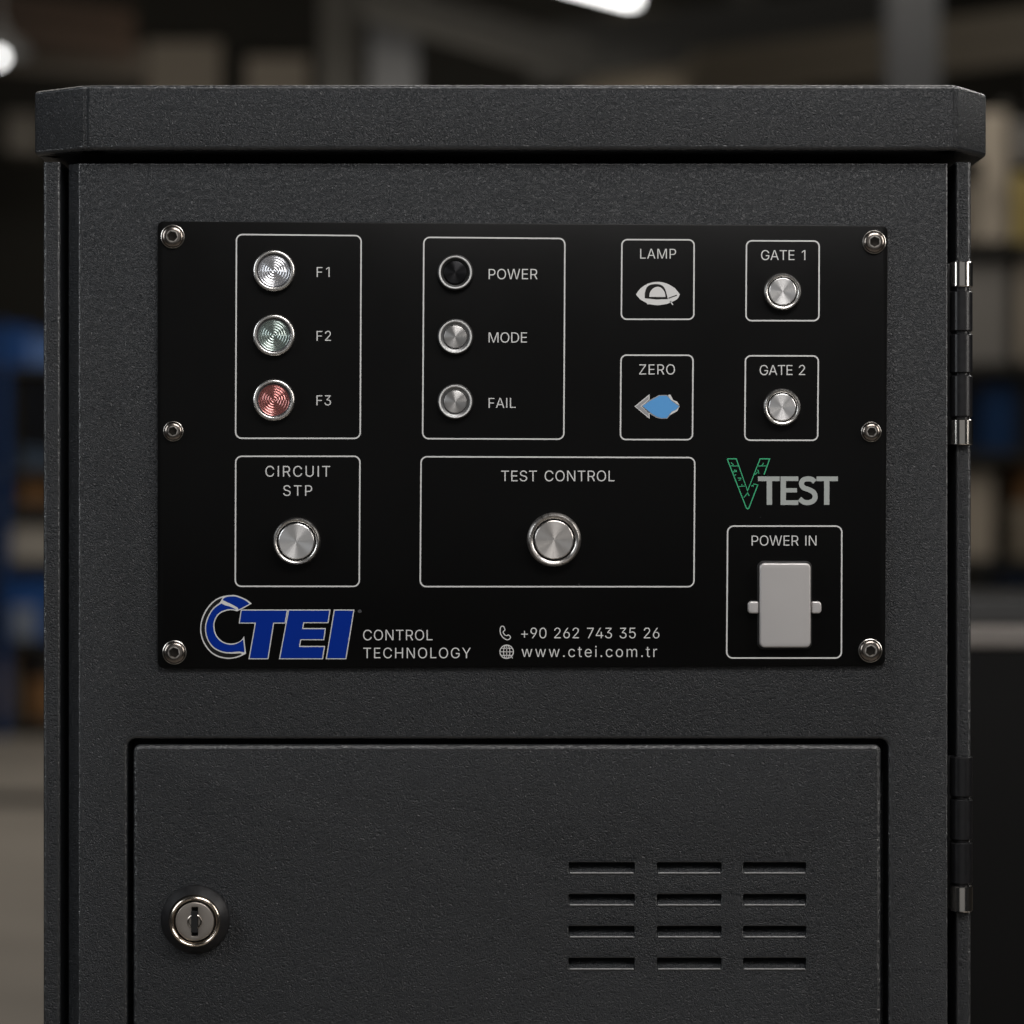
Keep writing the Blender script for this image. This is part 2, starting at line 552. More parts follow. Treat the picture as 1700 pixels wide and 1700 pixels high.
# ---- hatch with its louvre slots
cols = ((944, 1053.5), (1090.6, 1197.6), (1233.8, 1338.2))
rows = ((1431.8, 1449.2), (1484.6, 1502.2), (1537.6, 1555.2), (1590.4, 1608.6))
slots = []
for r0, r1 in rows:
    for c0, c1 in cols:
        slots.append(rounded(rect(c0, r0, c1, r1), 0.0007, 3))
hatch_out = rounded(rect(221, 1236, 1463, ZB - 412), 0.0034, 6)
hatch = part('access_hatch', slab(hatch_out, slots, -0.0004, 0.003, 0.0022, 4, hole_bevel=0.0006, back=False), PAINT, smooth=40)
hatch['origin'] = (0, 0, 0)
for r0, r1 in rows:
    for c0, c1 in cols:
        (xa, za), (xb, zb_) = P(c0, r1), P(c1, r0)
        cx, cz = (xa + xb) / 2, (za + zb_) / 2
        hw, hh = (xb - xa) / 2, (zb_ - za) / 2
        vb = bmesh.new()
        n = 7
        prof = [(-0.0002 + 0.0058 * (k / n) ** 1.0, -hh + 2 * hh * 0.96 * (k / n) ** 0.85) for k in range(n + 1)]
        a = [vb.verts.new((-hw, y + 0.0006, z)) for y, z in prof]
        c = [vb.verts.new((hw, y + 0.0006, z)) for y, z in prof]
        for i in range(n): vb.faces.new((a[i], c[i], c[i + 1], a[i + 1]))
        for s, ring in ((-1, a), (1, c)):                      # cheeks
            q = [vb.verts.new((s * hw, y, z)) for y, z in ((0.002, -hh), (0.0101, -hh), (0.0101, hh), (0.002, hh))]
            vb.faces.new(q)
        q = [vb.verts.new((x, y, hh)) for x, y in ((-hw, 0.002), (hw, 0.002), (hw, 0.0101), (-hw, 0.0101))]
        vb.faces.new(q)
        q = [vb.verts.new((x, 0.0101, z)) for x, z in ((-hw, -hh), (hw, -hh), (hw, hh), (-hw, hh))]
        vb.faces.new(q)
        lipm = [f for f in vb.faces]
        ring0 = None                                           # rolled lower lip in a paler, mottled colour
        for k in range(9):
            an = R(-90 + 180 * k / 8)
            y, z = -0.0004 - 0.0005 * math.cos(an), -hh + 0.0005 * math.sin(an)
            ring1 = [vb.verts.new((-hw + 0.0006, y, z)), vb.verts.new((hw - 0.0006, y, z))]
            if ring0:
                f = vb.faces.new((ring0[0], ring0[1], ring1[1], ring1[0]))
                f.material_index = 1
            ring0 = ring1
        part('vent_slot', vb, [PAINT, LIP], parent=hatch, at=(cx, 0, cz))

# ---- black control plate
YP = -0.002
plate_out = rounded(ccw(Q([(261.5, 1109.5), (1469.5, 1105), (1474.3, 374.5), (261, 367)], YP)), 0.0030, 5)
plate = part('control_plate', slab(plate_out, (), YP, 0.0019, 0.0005, 2), PLATE, smooth=40)

GLYPHS = json.loads('''{"+":[453,[[198,34,198,364,255,364,255,34],[61,172,61,226,391,226,391,172]]],".":[188,[[86,-4,70,3,57,16,50,32,50,50,57,66,70,79,86,86,104,86,121,79,134,66,138,59,141,41,138,24,128,9,113,-1,104,-4]]],"0":[453,[[227,-7,199,-5,174,1,151,11,130,24,111,41,95,62,80,86,69,113,60,144,53,178,49,214,49,294,53,330,60,364,69,395,81,422,95,447,112,467,130,484,151,498,174,508,200,514,227,516,254,514,279,508,302,498,323,484,342,467,358,447,372,422,384,395,393,364,400,330,404,294,404,214,400,178,393,144,384,113,373,86,359,62,342,41,323,24,302,11,279,1,254,-5],[245,51,276,63,303,87,323,122,336,168,343,223,343,285,336,341,323,387,303,422,276,446,245,458,227,460,209,458,192,453,177,446,163,435,151,422,131,387,123,365,117,341,110,285,110,223,117,168,123,144,140,103,151,87,163,74,177,63,192,56,209,51]]],"1":[453,[[276,509,276,0,212,0,212,448,209,448,86,358,86,427,198,509]]],"2":[453,[[64,0,64,47,282,282,311,327,318,348,320,371,317,397,308,419,293,436,262,454,224,460,196,457,162,441,145,424,130,390,127,362,66,362,67,384,71,405,77,424,86,442,98,459,126,486,162,505,182,511,225,516,268,511,288,505,306,497,323,486,350,461,370,428,376,411,380,392,380,358,371,318,357,290,336,259,267,180,153,60,153,57,389,57,389,0]]],"3":[453,[[195,-6,152,2,114,19,83,43,70,57,52,91,46,111,44,132,109,132,115,107,126,87,134,78,154,64,191,52,219,50,262,56,287,67,307,83,321,104,328,130,328,158,322,184,308,207,288,226,275,234,260,240,223,247,157,248,157,299,288,448,288,452,70,452,70,509,372,509,372,461,211,278,211,289,239,290,287,284,308,276,344,253,359,239,381,205,392,166,392,123,380,84,370,66,358,50,344,36,309,12,266,-2,243,-6]]],"4":[453,[[40,105,40,158,247,509,311,509,109,166,109,163,413,163,413,105],[282,0,282,318,343,318,343,0]]],"5":[453,[[221,-7,199,-6,159,3,140,11,108,32,94,45,73,76,66,93,60,130,122,130,127,108,145,80,173,60,196,52,221,50,250,53,276,64,288,72,307,92,320,117,327,146,327,178,320,208,306,233,286,254,262,269,233,276,192,275,156,264,128,246,67,253,96,509,366,509,366,452,151,452,134,301,155,315,190,329,229,334,263,330,294,321,321,306,345,285,364,260,379,231,388,199,391,163,390,139,379,95,357,57,343,41,327,27,309,15,268,-1]]],"6":[453,[[226,-7,182,-1,161,5,125,26,109,40,84,74,75,94,65,138,65,180,73,219,89,261,137,340,252,509,322,509,151,261,145,261,165,288,179,299,205,310,224,314,257,313,298,303,316,295,332,284,359,257,370,240,384,201,388,180,388,134,384,112,368,73,343,39,310,14,271,-2,249,-6],[241,49,267,56,289,70,299,79,314,101,324,128,327,142,327,173,320,201,307,225,289,244,267,258,241,264,212,264,186,258,163,244,145,225,132,201,126,174,126,143,132,114,145,90,153,79,186,56,212,49]]],"7":[453,[[97,0,323,448,323,452,62,452,62,509,391,509,391,449,165,0]]],"9":[453,[[226,516,271,510,310,494,328,482,343,468,368,434,384,393,388,371,388,328,380,290,363,248,334,197,200,0,130,0,301,248,307,248,294,227,273,210,238,196,195,196,175,199,137,214,106,237,83,269,74,287,68,307,64,352,65,375,69,397,75,417,96,454,125,483,162,504,203,514],[212,459,199,457,174,446,145,419,133,395,126,367,126,336,138,295,163,265,186,251,212,244,240,244,267,251,279,257,299,273,314,295,324,321,327,335,327,366,320,394,307,419,290,438,267,452,254,457,241,459]]],"A":[480,[[16,0,201,509,276,509,463,0,395,0,287,302,232,478,245,478,191,302,85,0],[110,142,110,199,370,199,370,142]]],"C":[510,[[267,-7,235,-5,205,1,177,11,150,25,126,42,104,63,86,88,70,115,57,146,48,179,42,215,40,254,42,293,48,329,57,362,70,393,86,421,104,445,126,466,150,484,177,498,205,508,235,514,267,516,305,513,357,498,388,481,415,460,438,433,456,402,469,367,473,348,408,348,401,373,389,395,375,413,348,435,304,452,267,456,223,450,203,443,166,419,150,403,137,385,125,364,116,340,109,314,103,254,109,194,116,168,125,145,137,123,166,89,184,76,203,66,223,59,245,54,280,53,327,64,348,74,375,96,389,114,401,136,408,160,473,160,457,107,428,62,416,49,388,28,357,11,305,-4]]],"D":[502,[[219,0,96,0,96,57,244,58,272,63,296,70,318,81,337,94,354,110,368,128,379,149,388,172,398,226,398,285,388,337,379,361,368,381,354,399,338,415,320,428,299,438,275,446,221,452,93,452,93,509,225,509,261,507,294,501,325,492,353,478,377,461,399,441,418,418,433,391,446,361,455,329,460,293,462,255,460,217,455,181,446,149,433,119,417,92,398,68,376,48,351,31,322,17,291,8,256,2],[125,509,125,0,60,0,60,509]]],"E":[419,[[60,0,60,509,372,509,372,452,125,452,125,286,355,286,355,229,125,229,125,57,375,57,375,0]]],"F":[410,[[60,0,60,509,369,509,369,452,125,452,125,278,346,278,346,221,125,221,125,0]]],"G":[520,[[269,-7,236,-5,205,1,176,11,149,25,125,43,104,64,85,88,69,116,57,146,47,179,42,215,40,254,42,293,47,329,57,362,69,393,85,421,103,445,125,466,149,484,175,498,203,508,233,514,265,516,304,513,340,504,374,489,416,458,429,445,458,401,470,367,474,349,408,349,387,393,365,420,347,434,304,452,265,456,222,450,202,443,183,432,150,404,125,364,116,340,109,314,103,254,109,194,116,168,125,145,137,124,151,105,166,90,184,76,203,66,246,54,290,54,309,57,328,63,345,71,374,93,386,107,396,123,410,160,414,180,415,202,434,199,283,199,283,256,478,256,478,200,476,170,471,141,463,115,451,91,436,69,419,50,399,33,377,19,352,8,326,0,298,-5]]],"H":[517,[[60,0,60,509,125,509,125,289,392,289,392,509,457,509,457,0,392,0,392,232,125,232,125,0]]],"I":[187,[[60,0,127,0,127,509,60,509]]],"L":[393,[[60,0,60,509,125,509,125,57,361,57,361,0]]],"M":[628,[[60,0,60,509,152,509,287,159,322,49,307,49,352,187,476,509,568,509,568,0,504,0,507,457,513,457,456,291,342,0,286,0,159,321,112,457,119,457,122,291,122,0]]],"N":[523,[[60,0,60,509,136,509,363,151,388,107,414,55,405,54,399,157,399,509,463,509,463,0,387,0,177,331,108,452,119,454,125,291,125,0]]],"O":[533,[[267,-7,235,-5,205,1,177,11,150,25,126,42,105,63,86,88,70,115,57,146,48,179,42,215,40,254,42,293,48,329,57,362,70,393,86,421,105,445,126,466,150,484,177,498,205,508,235,514,267,516,299,514,329,508,357,498,384,484,408,466,429,445,448,421,464,393,477,362,486,329,491,293,493,254,491,215,486,179,477,146,464,115,448,88,429,63,408,42,384,25,357,11,329,1,299,-5],[289,54,330,66,349,76,367,89,383,105,396,123,408,144,418,168,425,194,429,223,429,286,425,314,418,341,408,365,396,386,383,404,367,420,349,433,330,443,310,450,267,456,223,450,203,443,184,433,167,420,151,404,137,385,125,364,116,340,109,314,103,254,109,194,116,168,125,144,137,123,151,105,167,89,184,76,203,66,223,59,245,54]]],"P":[445,[[60,0,60,509,235,509,289,503,312,497,350,476,366,462,379,447,390,430,404,391,409,348,404,304,390,265,379,248,366,233,350,219,332,207,312,198,289,191,263,187,109,186,109,242,252,243,284,250,297,256,318,272,327,282,342,319,344,362,338,389,333,402,318,423,297,439,268,449,232,452,125,452,125,0]]],"R":[449,[[60,0,60,509,236,509,290,504,333,489,351,478,367,465,380,450,399,415,405,395,409,352,405,309,399,290,380,255,367,240,333,217,312,209,264,199,96,198,96,255,252,256,284,262,309,273,327,290,334,300,342,324,345,352,339,393,334,405,319,425,298,440,269,449,233,452,125,452,125,0],[353,0,230,229,303,229,428,0]]],"S":[447,[[197,-8,149,1,108,19,91,31,76,45,64,60,54,77,46,96,41,115,38,137,104,137,110,110,123,88,142,71,166,59,209,50,241,50,272,55,299,66,321,82,336,102,345,126,345,151,338,171,325,186,296,205,154,249,128,260,105,274,86,289,71,307,60,326,54,348,52,372,53,393,58,413,65,431,75,448,87,463,119,488,158,506,203,514,227,516,275,511,316,498,351,476,377,449,387,433,399,397,401,378,337,378,334,396,326,412,316,426,286,447,247,457,225,459,194,456,167,448,145,435,129,418,118,398,115,376,119,352,124,342,148,319,169,308,212,293,312,264,359,238,379,220,395,198,405,171,408,139,407,118,403,99,396,81,374,48,360,34,343,21,302,2,252,-8]]],"T":[449,[[32,452,32,509,417,509,417,452,257,452,257,0,193,0,193,452]]],"U":[517,[[230,-7,177,5,154,15,133,28,114,43,98,60,74,101,66,124,60,173,60,509,124,509,125,160,133,128,150,99,160,87,187,68,220,56,259,52,298,56,331,68,357,87,368,99,384,128,392,160,393,509,457,509,456,148,451,124,443,101,433,80,419,60,403,43,384,28,363,15,340,5,288,-7]]],"W":[686,[[155,0,16,509,82,509,187,94,197,40,189,40,211,145,306,509,380,509,486,94,497,40,488,40,510,145,603,509,670,509,530,0,455,0,351,391,336,475,350,475,335,395,318,323,230,0]]],"Y":[472,[[203,0,203,208,16,509,91,509,222,292,250,230,224,230,251,293,280,344,381,509,455,509,268,208,268,0]]],"Z":[438,[[42,0,42,46,273,385,341,476,348,454,40,452,40,509,397,509,397,462,169,129,97,33,90,54,152,57,399,57,399,0]]],"c":[396,[[182,-7,159,-2,137,6,117,16,98,30,82,46,68,64,56,85,46,108,36,159,34,187,40,243,46,268,56,291,68,312,82,330,98,346,117,360,137,371,182,383,234,383,272,373,305,356,324,341,347,312,362,277,303,262,290,289,270,311,242,325,207,330,189,329,158,319,134,300,115,274,103,242,97,206,97,169,103,134,108,117,115,102,134,76,158,57,173,51,207,46,243,52,271,66,292,89,304,117,363,102,348,67,334,46,306,21,261,-1,221,-8]]],"e":[404,[[185,-7,161,-2,138,6,117,16,98,30,82,46,68,64,56,85,46,108,35,159,35,215,39,242,46,267,55,290,67,311,97,346,115,359,135,370,157,378,180,383,221,384,251,379,294,361,319,341,331,329,350,299,363,263,368,242,371,169,75,169,75,221,338,221,310,202,307,237,298,269,283,294,263,314,237,326,205,330,173,326,159,321,135,304,116,282,103,256,97,226,97,157,104,122,110,106,118,92,139,70,151,61,179,50,212,46,244,50,263,56,278,66,292,80,306,105,365,91,353,63,335,39,311,19,283,4,249,-5,231,-7]]],"i":[167,[[53,0,53,379,114,379,114,0],[75,444,60,449,48,461,42,475,42,491,48,506,67,521,84,524,100,521,114,512,123,499,126,491,126,475,119,461,107,449,92,444]]],"m":[610,[[53,0,53,379,112,379,112,295,108,295,112,310,132,346,161,370,195,384,219,386,239,385,257,380,273,372,287,361,299,347,309,331,316,314,321,295,312,295,322,321,337,343,368,369,394,380,437,386,468,383,497,372,522,354,541,328,548,313,553,296,557,255,557,0,496,0,496,254,494,273,490,289,483,302,473,313,460,321,433,329,406,330,374,320,351,299,341,280,335,247,335,0,274,0,273,275,269,288,262,301,242,320,229,326,188,330,168,325,148,314,132,299,121,278,114,253,114,0]]],"o":[415,[[182,-7,159,-2,137,6,117,16,98,30,82,46,68,64,56,85,46,108,36,159,34,187,40,243,46,268,56,291,68,312,82,330,98,346,117,360,137,371,182,383,233,383,278,371,299,360,317,346,333,330,347,312,359,291,369,268,376,243,380,216,380,159,376,133,369,108,359,85,347,64,333,46,317,30,299,16,256,-2,233,-7],[207,46,242,51,257,57,282,76,300,102,307,117,316,151,319,187,316,224,307,258,292,287,282,300,257,319,226,329,189,329,158,319,134,300,115,274,103,242,97,206,97,169,103,134,108,117,115,102,134,76,158,57,173,51]]],"r":[259,[[53,0,53,379,112,379,112,321,115,321,130,347,140,358,166,375,196,384,243,384,243,322,207,326,182,323,159,315,132,293,117,262,114,250,114,0]]],"t":[227,[[204,379,204,327,6,327,6,379],[65,471,126,471,128,76,136,61,142,56,159,51,185,51,202,54,213,2,192,-3,145,-3,125,2,107,10,92,21,80,35,72,52,67,71,65,93]]],"w":[567,[[138,0,23,379,87,379,154,137,175,41,165,41,186,135,206,214,252,379,316,379,382,136,402,41,391,41,413,135,480,379,545,379,429,0,368,0,291,280,277,338,291,338,263,225,199,0]]]," ":[270,[]]}''')
_gc = {}
def glyph(ch):
    if ch not in _gc:
        adv, cs = GLYPHS[ch]
        polys = [[(c[i] / 509, c[i + 1] / 509) for i in range(0, len(c), 2)] for c in cs]
        if polys:
            sgn = 1 if area2(max(polys, key=lambda p: abs(area2(p)))) > 0 else -1
            polys = [offset(p, 0.0085 * sgn) for p in polys]
        _gc[ch] = (adv / 509, fill(polys, 1e-5) if polys else ([], []))
    return _gc[ch]
def flat(name, items, layer0=1, label=None, parent=None):
    """print on the plate: items are (vertices in photograph pixels, triangles, material, layer)"""
    bm = bmesh.new()
    mats = []
    for v2, tr, m, layer in items:
        if m not in mats: mats.append(m)
        y = YP - 0.00006 * layer
        vs = []
        for px, py in v2:
            x, z = P(px, py, YP)
            vs.append(bm.verts.new((x, y, z)))
        for t3 in tr:
            try:
                f = bm.faces.new([vs[i] for i in t3])
                f.material_index = mats.index(m)
                f.normal_update()
                if f.normal.y > 0: f.normal_flip()
            except ValueError: pass
    o = part(name, bm, mats, smooth=None, parent=parent or plate, label=label)
    return o
def text(s, x0, x1, top, base, m=PRINT, sx=None, slope=0.0):
    """one line of lettering fitted between x0 and x1, capitals from top to base"""
    h = base - top
    sx = sx or 0.98
    adv = [glyph(c)[0] * h * sx for c in s]
    lead = min((q[0] for q in glyph(s[0])[1][0]), default=0) * h * sx
    lastw = max((q[0] for q in glyph(s[-1])[1][0]), default=0) * h * sx
    natural = sum(adv[:-1]) + lastw - lead
    tr = (x1 - x0 - natural) / max(1, len(s) - 1)
    V, T = [], []
    x = x0 - lead
    for c, a in zip(s, adv):
        gv, gt = glyph(c)[1]
        k = len(V)
        V += [(x + u * h * sx, base - v * h + slope * (x + u * h * sx - x0)) for u, v in gv]
        T += [tuple(k + i for i in t3) for t3 in gt]
        x += a + tr
    return flat('lettering', [(V, T, m, 1)])
for a in (('F1', 525.8, 547.2, 443.3, 459.9), ('F2', 525.6, 549.6, 549.4, 566.0), ('F3', 525.4, 549.6, 656.2, 673.0),
          ('POWER', 811.2, 892.3, 446.4, 463.6), ('MODE', 811.2, 875, 551.7, 568.8), ('FAIL', 811.2, 856, 660.5, 677.2),
          ('LAMP', 1062.8, 1122.4, 413, 429.4), ('GATE 1', 1263.5, 1337, 415.2, 431.8), ('ZERO', 1061.2, 1120.5, 604.8, 621.8),
          ('GATE 2', 1261.2, 1336.5, 606, 622.7), ('CIRCUIT', 440.6, 548.1, 773.4, 791.4), ('STP', 470.2, 518.2, 805.5, 823.2),
          ('CONTROL', 602.9, 718.1, 1045.5, 1063), ('TECHNOLOGY', 603.2, 781.6, 1075.2, 1092.8), ('TEST CONTROL', 832, 1020.3, 781.2, 799),
          ('+90 262 743 35 26', 865.3, 1094.7, 1042, 1059.7), ('www.ctei.com.tr', 865.9, 1090.9, 1072.6, 1090.8), ('POWER IN', 1247.8, 1355.5, 889, 905.8)):
    text(*a)

def frame(c4, r=10, wdt=2.3):
    """thin printed line round a group of buttons"""
    o = rounded(ccw(c4), r, 6)
    a = offset(o, -wdt / 2); b2 = offset(o, wdt / 2)
    flat('outline_frame', [(*fill([a, b2[::-1]], 1e-4), PRINT, 1)])
frame([(392.6, 389.2), (599.6, 391.2), (598, 727.8), (391.2, 727.6)])
frame([(703.7, 394), (937.8, 396), (936, 729.1), (701.7, 728.2)])
frame([(1032.5, 397.8), (1152.4, 398.2), (1151.8, 530.1), (1031.5, 530)], 9)
frame([(1239.3, 399.7), (1360, 400.2), (1359.5, 532.4), (1238.4, 532.3)], 9)
frame([(1031, 589.6), (1150.6, 589.8), (1149.6, 729.9), (1030, 729.7)], 9)
frame([(1237.6, 590.7), (1358.6, 590.9), (1357.4, 731), (1236.5, 730.8)], 9)
frame([(391.4, 757.5), (597.6, 757.5), (596.4, 973.5), (390.6, 973.3)])
frame([(699.1, 758.2), (1153.5, 759.7), (1152, 974), (697.6, 973.8)])
frame([(1208, 873.4), (1397.5, 873.4), (1396.8, 1092.4), (1206.4, 1092.4)])

def crop(pts, ox, oy, s):
    return [(ox + x / s, oy + y / s) for x, y in pts]
def smoothc(pts, n=5, closed=True):
    """Catmull-Rom through the points"""
    out = []
    m = len(pts)
    for i in range(m if closed else m - 1):
        p0, p1, p2, p3 = (pts[(i + k) % m] if closed else pts[min(max(i + k, 0), m - 1)] for k in (-1, 0, 1, 2))
        for j in range(n):
            t = j / n
            out.append(tuple(0.5 * (2 * p1[d] + (p2[d] - p0[d]) * t + (2 * p0[d] - 5 * p1[d] + 4 * p2[d] - p3[d]) * t * t + (3 * p1[d] - p0[d] - 3 * p2[d] + p3[d]) * t ** 3) for d in (0, 1)))
    if not closed: out.append(pts[-1])
    return out
def stroke(pts, wd, closed=False):
    """outline of a line of even width"""
    if closed:
        p = ccw(pts)
        return [offset(p, -wd / 2), offset(p, wd / 2)[::-1]]
    n = len(pts)
    left, right = [], []
    for i in range(n):
        a, b2, c = Vector(pts[max(i - 1, 0)]), Vector(pts[i]), Vector(pts[min(i + 1, n - 1)])
        d1 = (b2 - a); d2 = (c - b2)
        d1 = d1.normalized() if d1.length > 1e-9 else d2.normalized()
        d2 = d2.normalized() if d2.length > 1e-9 else d1
        n1 = Vector((-d1.y, d1.x)); n2 = Vector((-d2.y, d2.x))
        k = max(0.35, 1 + n1.dot(n2))
        m = (n1 + n2) / k * wd / 2
        left.append(tuple(b2 + m)); right.append(tuple(b2 - m))
    return [ccw(left + right[::-1])]

# company logo, lower left
c6 = lambda p: crop(p, 320, 740, 3.5417)
arcO = [(258, 880), (225, 878), (180, 884), (140, 900), (103, 930), (75, 967), (55, 1010), (45, 1052), (44, 1090), (52, 1132), (70, 1172), (100, 1211), (140, 1238), (185, 1251), (230, 1252), (275, 1241), (314, 1222)]
c_out = smoothc([(347, 928), (312, 902)] + arcO, 4, closed=False) + [(308, 1180), (302, 1120)] + smoothc([(302, 1120), (285, 1143), (260, 1157), (225, 1163), (188, 1156), (160, 1138), (138, 1108), (128, 1070), (130, 1035), (145, 1003), (170, 981), (205, 969), (235, 967), (260, 974)], 4, closed=False)[1:] + [(300, 955)]
blue_c = smoothc([(168, 927), (125, 958), (98, 1000), (82, 1045), (79, 1082), (86, 1122), (103, 1157), (132, 1188), (180, 1209), (230, 1213), (270, 1209), (304, 1214)], 4, closed=False) + [(302, 1180), (296, 1140)] + smoothc([(296, 1140), (262, 1162), (225, 1170), (185, 1162), (154, 1142), (131, 1110), (121, 1070), (124, 1032), (140, 998), (166, 974), (205, 961), (235, 960), (254, 964), (225, 948), (190, 938)], 4, closed=False)[1:]
gap_c = smoothc([(175, 893), (140, 908), (108, 936), (82, 971), (62, 1012), (52, 1052), (51, 1090), (59, 1130), (77, 1168), (106, 1206), (144, 1231), (185, 1243), (230, 1245), (272, 1234), (290, 1225)], 4, closed=False) + smoothc([(280, 1220), (230, 1222), (178, 1217), (126, 1194), (96, 1160), (79, 1124), (72, 1082), (75, 1043), (91, 997), (120, 953), (160, 921)], 4, closed=False)
blue_top = smoothc([(334, 929), (305, 907), (258, 888), (225, 886), (196, 890), (180, 900)], 4, closed=False) + smoothc([(178, 908), (215, 925), (262, 950), (268, 964)], 4, closed=False) + [(298, 948)]
items = []
for poly, m, ly in ((c_out, PRINT, 1), (gap_c, BLACKPRINT, 2), (blue_c, BLUE, 3), (blue_top, BLUE, 2)):
    items.append((*fill([ccw(c6(poly))], 1e-4), m, ly))
for poly in ([(283, 963), (560, 963), (545, 1045), (478, 1045), (445, 1255), (328, 1255), (365, 1045), (270, 1045)],
             [(562, 963), (810, 963), (798, 1043), (655, 1043), (650, 1072), (783, 1072), (773, 1143), (637, 1143), (632, 1177), (778, 1177), (766, 1255), (507, 1255)],
             [(830, 963), (951, 963), (903, 1255), (782, 1255)]):
    q = ccw(c6(poly))
    items.append((*fill([q], 1e-4), PRINT, 1))
    items.append((*fill([offset(q, 1.7)], 1e-4), BLUE, 3))
dot = [(982 + 12 * math.cos(k * math.pi / 6), 973 + 10 * math.sin(k * math.pi / 6)) for k in range(12)]
DIMPRINT = mat('faint grey print', (0.05, 0.05, 0.055), rough=0.5)
items.append((*fill([ccw(c6(dot))], 1e-4), DIMPRINT, 1))
flat('company_logo', items, label='blue slanted letters with silver edges and a large round C')

# lamp symbol: an eye-shaped lens with a domed bulb in it
c5 = lambda p: crop(p, 1000, 370, 4.25)
eye = smoothc([(237, 505), (270, 462), (325, 428), (390, 416), (455, 428), (512, 460)], 4, closed=False) + smoothc([(547, 504), (525, 540), (470, 566)], 4, closed=False) + smoothc([(455, 572), (390, 581), (335, 574), (318, 574), (310, 564), (268, 542)], 4, closed=False)
dome = smoothc([(300, 532), (301, 490), (318, 450), (352, 434), (398, 433), (432, 450), (450, 490), (462, 538)], 4, closed=False) + [(380, 540)]
bulb = smoothc([(331, 522), (336, 490), (360, 461), (392, 451), (420, 462), (440, 492), (446, 523)], 4, closed=False)
flat('lamp_symbol', [(*fill([ccw(c5(eye))], 1e-4), PRINT, 1), (*fill([ccw(c5(dome))], 1e-4), BLACKPRINT, 2), (*fill([ccw(c5(bulb))], 1e-4), PRINT, 3),
     (*fill(stroke(c5([(466, 532), (500, 520), (526, 510)]), 1.6), 1e-4), BLACKPRINT, 2), (*fill(stroke(c5([(478, 552), (498, 578)]), 1.8), 1e-4), PRINT, 1)])
# arrow symbol
chev = [(227, 1295), (333, 1208), (333, 1246), (278, 1293), (333, 1336), (333, 1383)]
blob = [(284, 1293), (335, 1257), (402, 1221), (452, 1220), (472, 1236), (490, 1258), (540, 1294), (520, 1317), (488, 1332), (455, 1376), (415, 1377), (385, 1368), (345, 1343)]
edge = [(276, 1293), (333, 1250), (400, 1215), (455, 1214), (478, 1232), (496, 1253), (547, 1295), (523, 1324), (494, 1340), (458, 1381), (412, 1382), (380, 1374), (340, 1350)]
SHADE = mat('grey print', (0.30, 0.30, 0.31), rough=0.5)
flat('arrow_symbol', [(*fill([ccw(c5(chev))], 1e-4), PRINT, 1), (*fill([offset(ccw(c5(chev)), 1.5)], 1e-4), SHADE, 2), (*fill([ccw(c5(edge))], 1e-4), SHADE, 1), (*fill([ccw(c5(blob))], 1e-4), SKY, 2),
     (*fill([ccw(c5([(462, 1215), (478, 1210), (488, 1228), (500, 1250), (528, 1262), (545, 1290), (505, 1262), (480, 1246)]))], 1e-4), PRINT, 3),
     (*fill([ccw(c5([(544, 1297), (528, 1328), (470, 1360), (490, 1334), (522, 1318)]))], 1e-4), PRINT, 3)])
# product logo: outlined V with rungs, then TEST
c8 = lambda p: crop(p, 1170, 740, 4.475)
gi = []
for pts, cl in (([(166, 97), (234, 97), (318, 335), (411, 97), (482, 97), (440, 215)], False), ([(395, 288), (328, 462), (318, 470), (309, 462), (166, 97)], False),
                ([(192, 150), (250, 150)], False), ([(392, 150), (462, 150)], False), ([(205, 192), (240, 192)], False), ([(214, 200), (222, 180), (236, 186)], False), ([(195, 125), (212, 140), (206, 148)], False),
                ([(216, 222), (232, 214)], False), ([(245, 240), (268, 240), (264, 256)], False), ([(250, 258), (270, 252)], False), ([(250, 304), (296, 300)], False), ([(275, 285), (278, 302)], False),
                ([(290, 385), (318, 350), (330, 372)], False), ([(345, 300), (372, 285), (395, 292)], False), ([(358, 305), (365, 280)], False), ([(372, 215), (400, 190), (392, 178)], False), ([(385, 195), (405, 205)], False), ([(425, 145), (438, 128)], False)):
    main = len(pts) > 4
    gi.append((*fill(stroke(c8(pts), 1.7 if main else 1.2), 1e-4), GREEN, 1))
TESTM = mat('grey green print', (0.36, 0.385, 0.37), rough=0.5)
for p in ([(395, 228), (556, 228), (556, 263), (500, 263), (500, 439), (460, 439), (460, 263), (395, 263)],
          [(563, 228), (695, 228), (695, 262), (603, 262), (603, 315), (685, 315), (685, 347), (603, 347), (603, 405), (695, 405), (695, 440), (563, 440)],
          [(830, 228), (989, 228), (989, 263), (926, 263), (926, 439), (886, 439), (886, 263), (830, 263)]):
    gi.append((*fill([ccw(c8(p))], 1e-4), TESTM, 2))
sS = smoothc(c8([(818, 268), (795, 250), (760, 246), (730, 256), (718, 282), (732, 310), (772, 326), (806, 345), (820, 378), (806, 408), (772, 422), (735, 418), (704, 394)]), 4, closed=False)
gi.append((*fill(stroke(sS, 8.4), 1e-4), TESTM, 3))
flat('product_logo', gi, label='green outlined V before grey block letters')
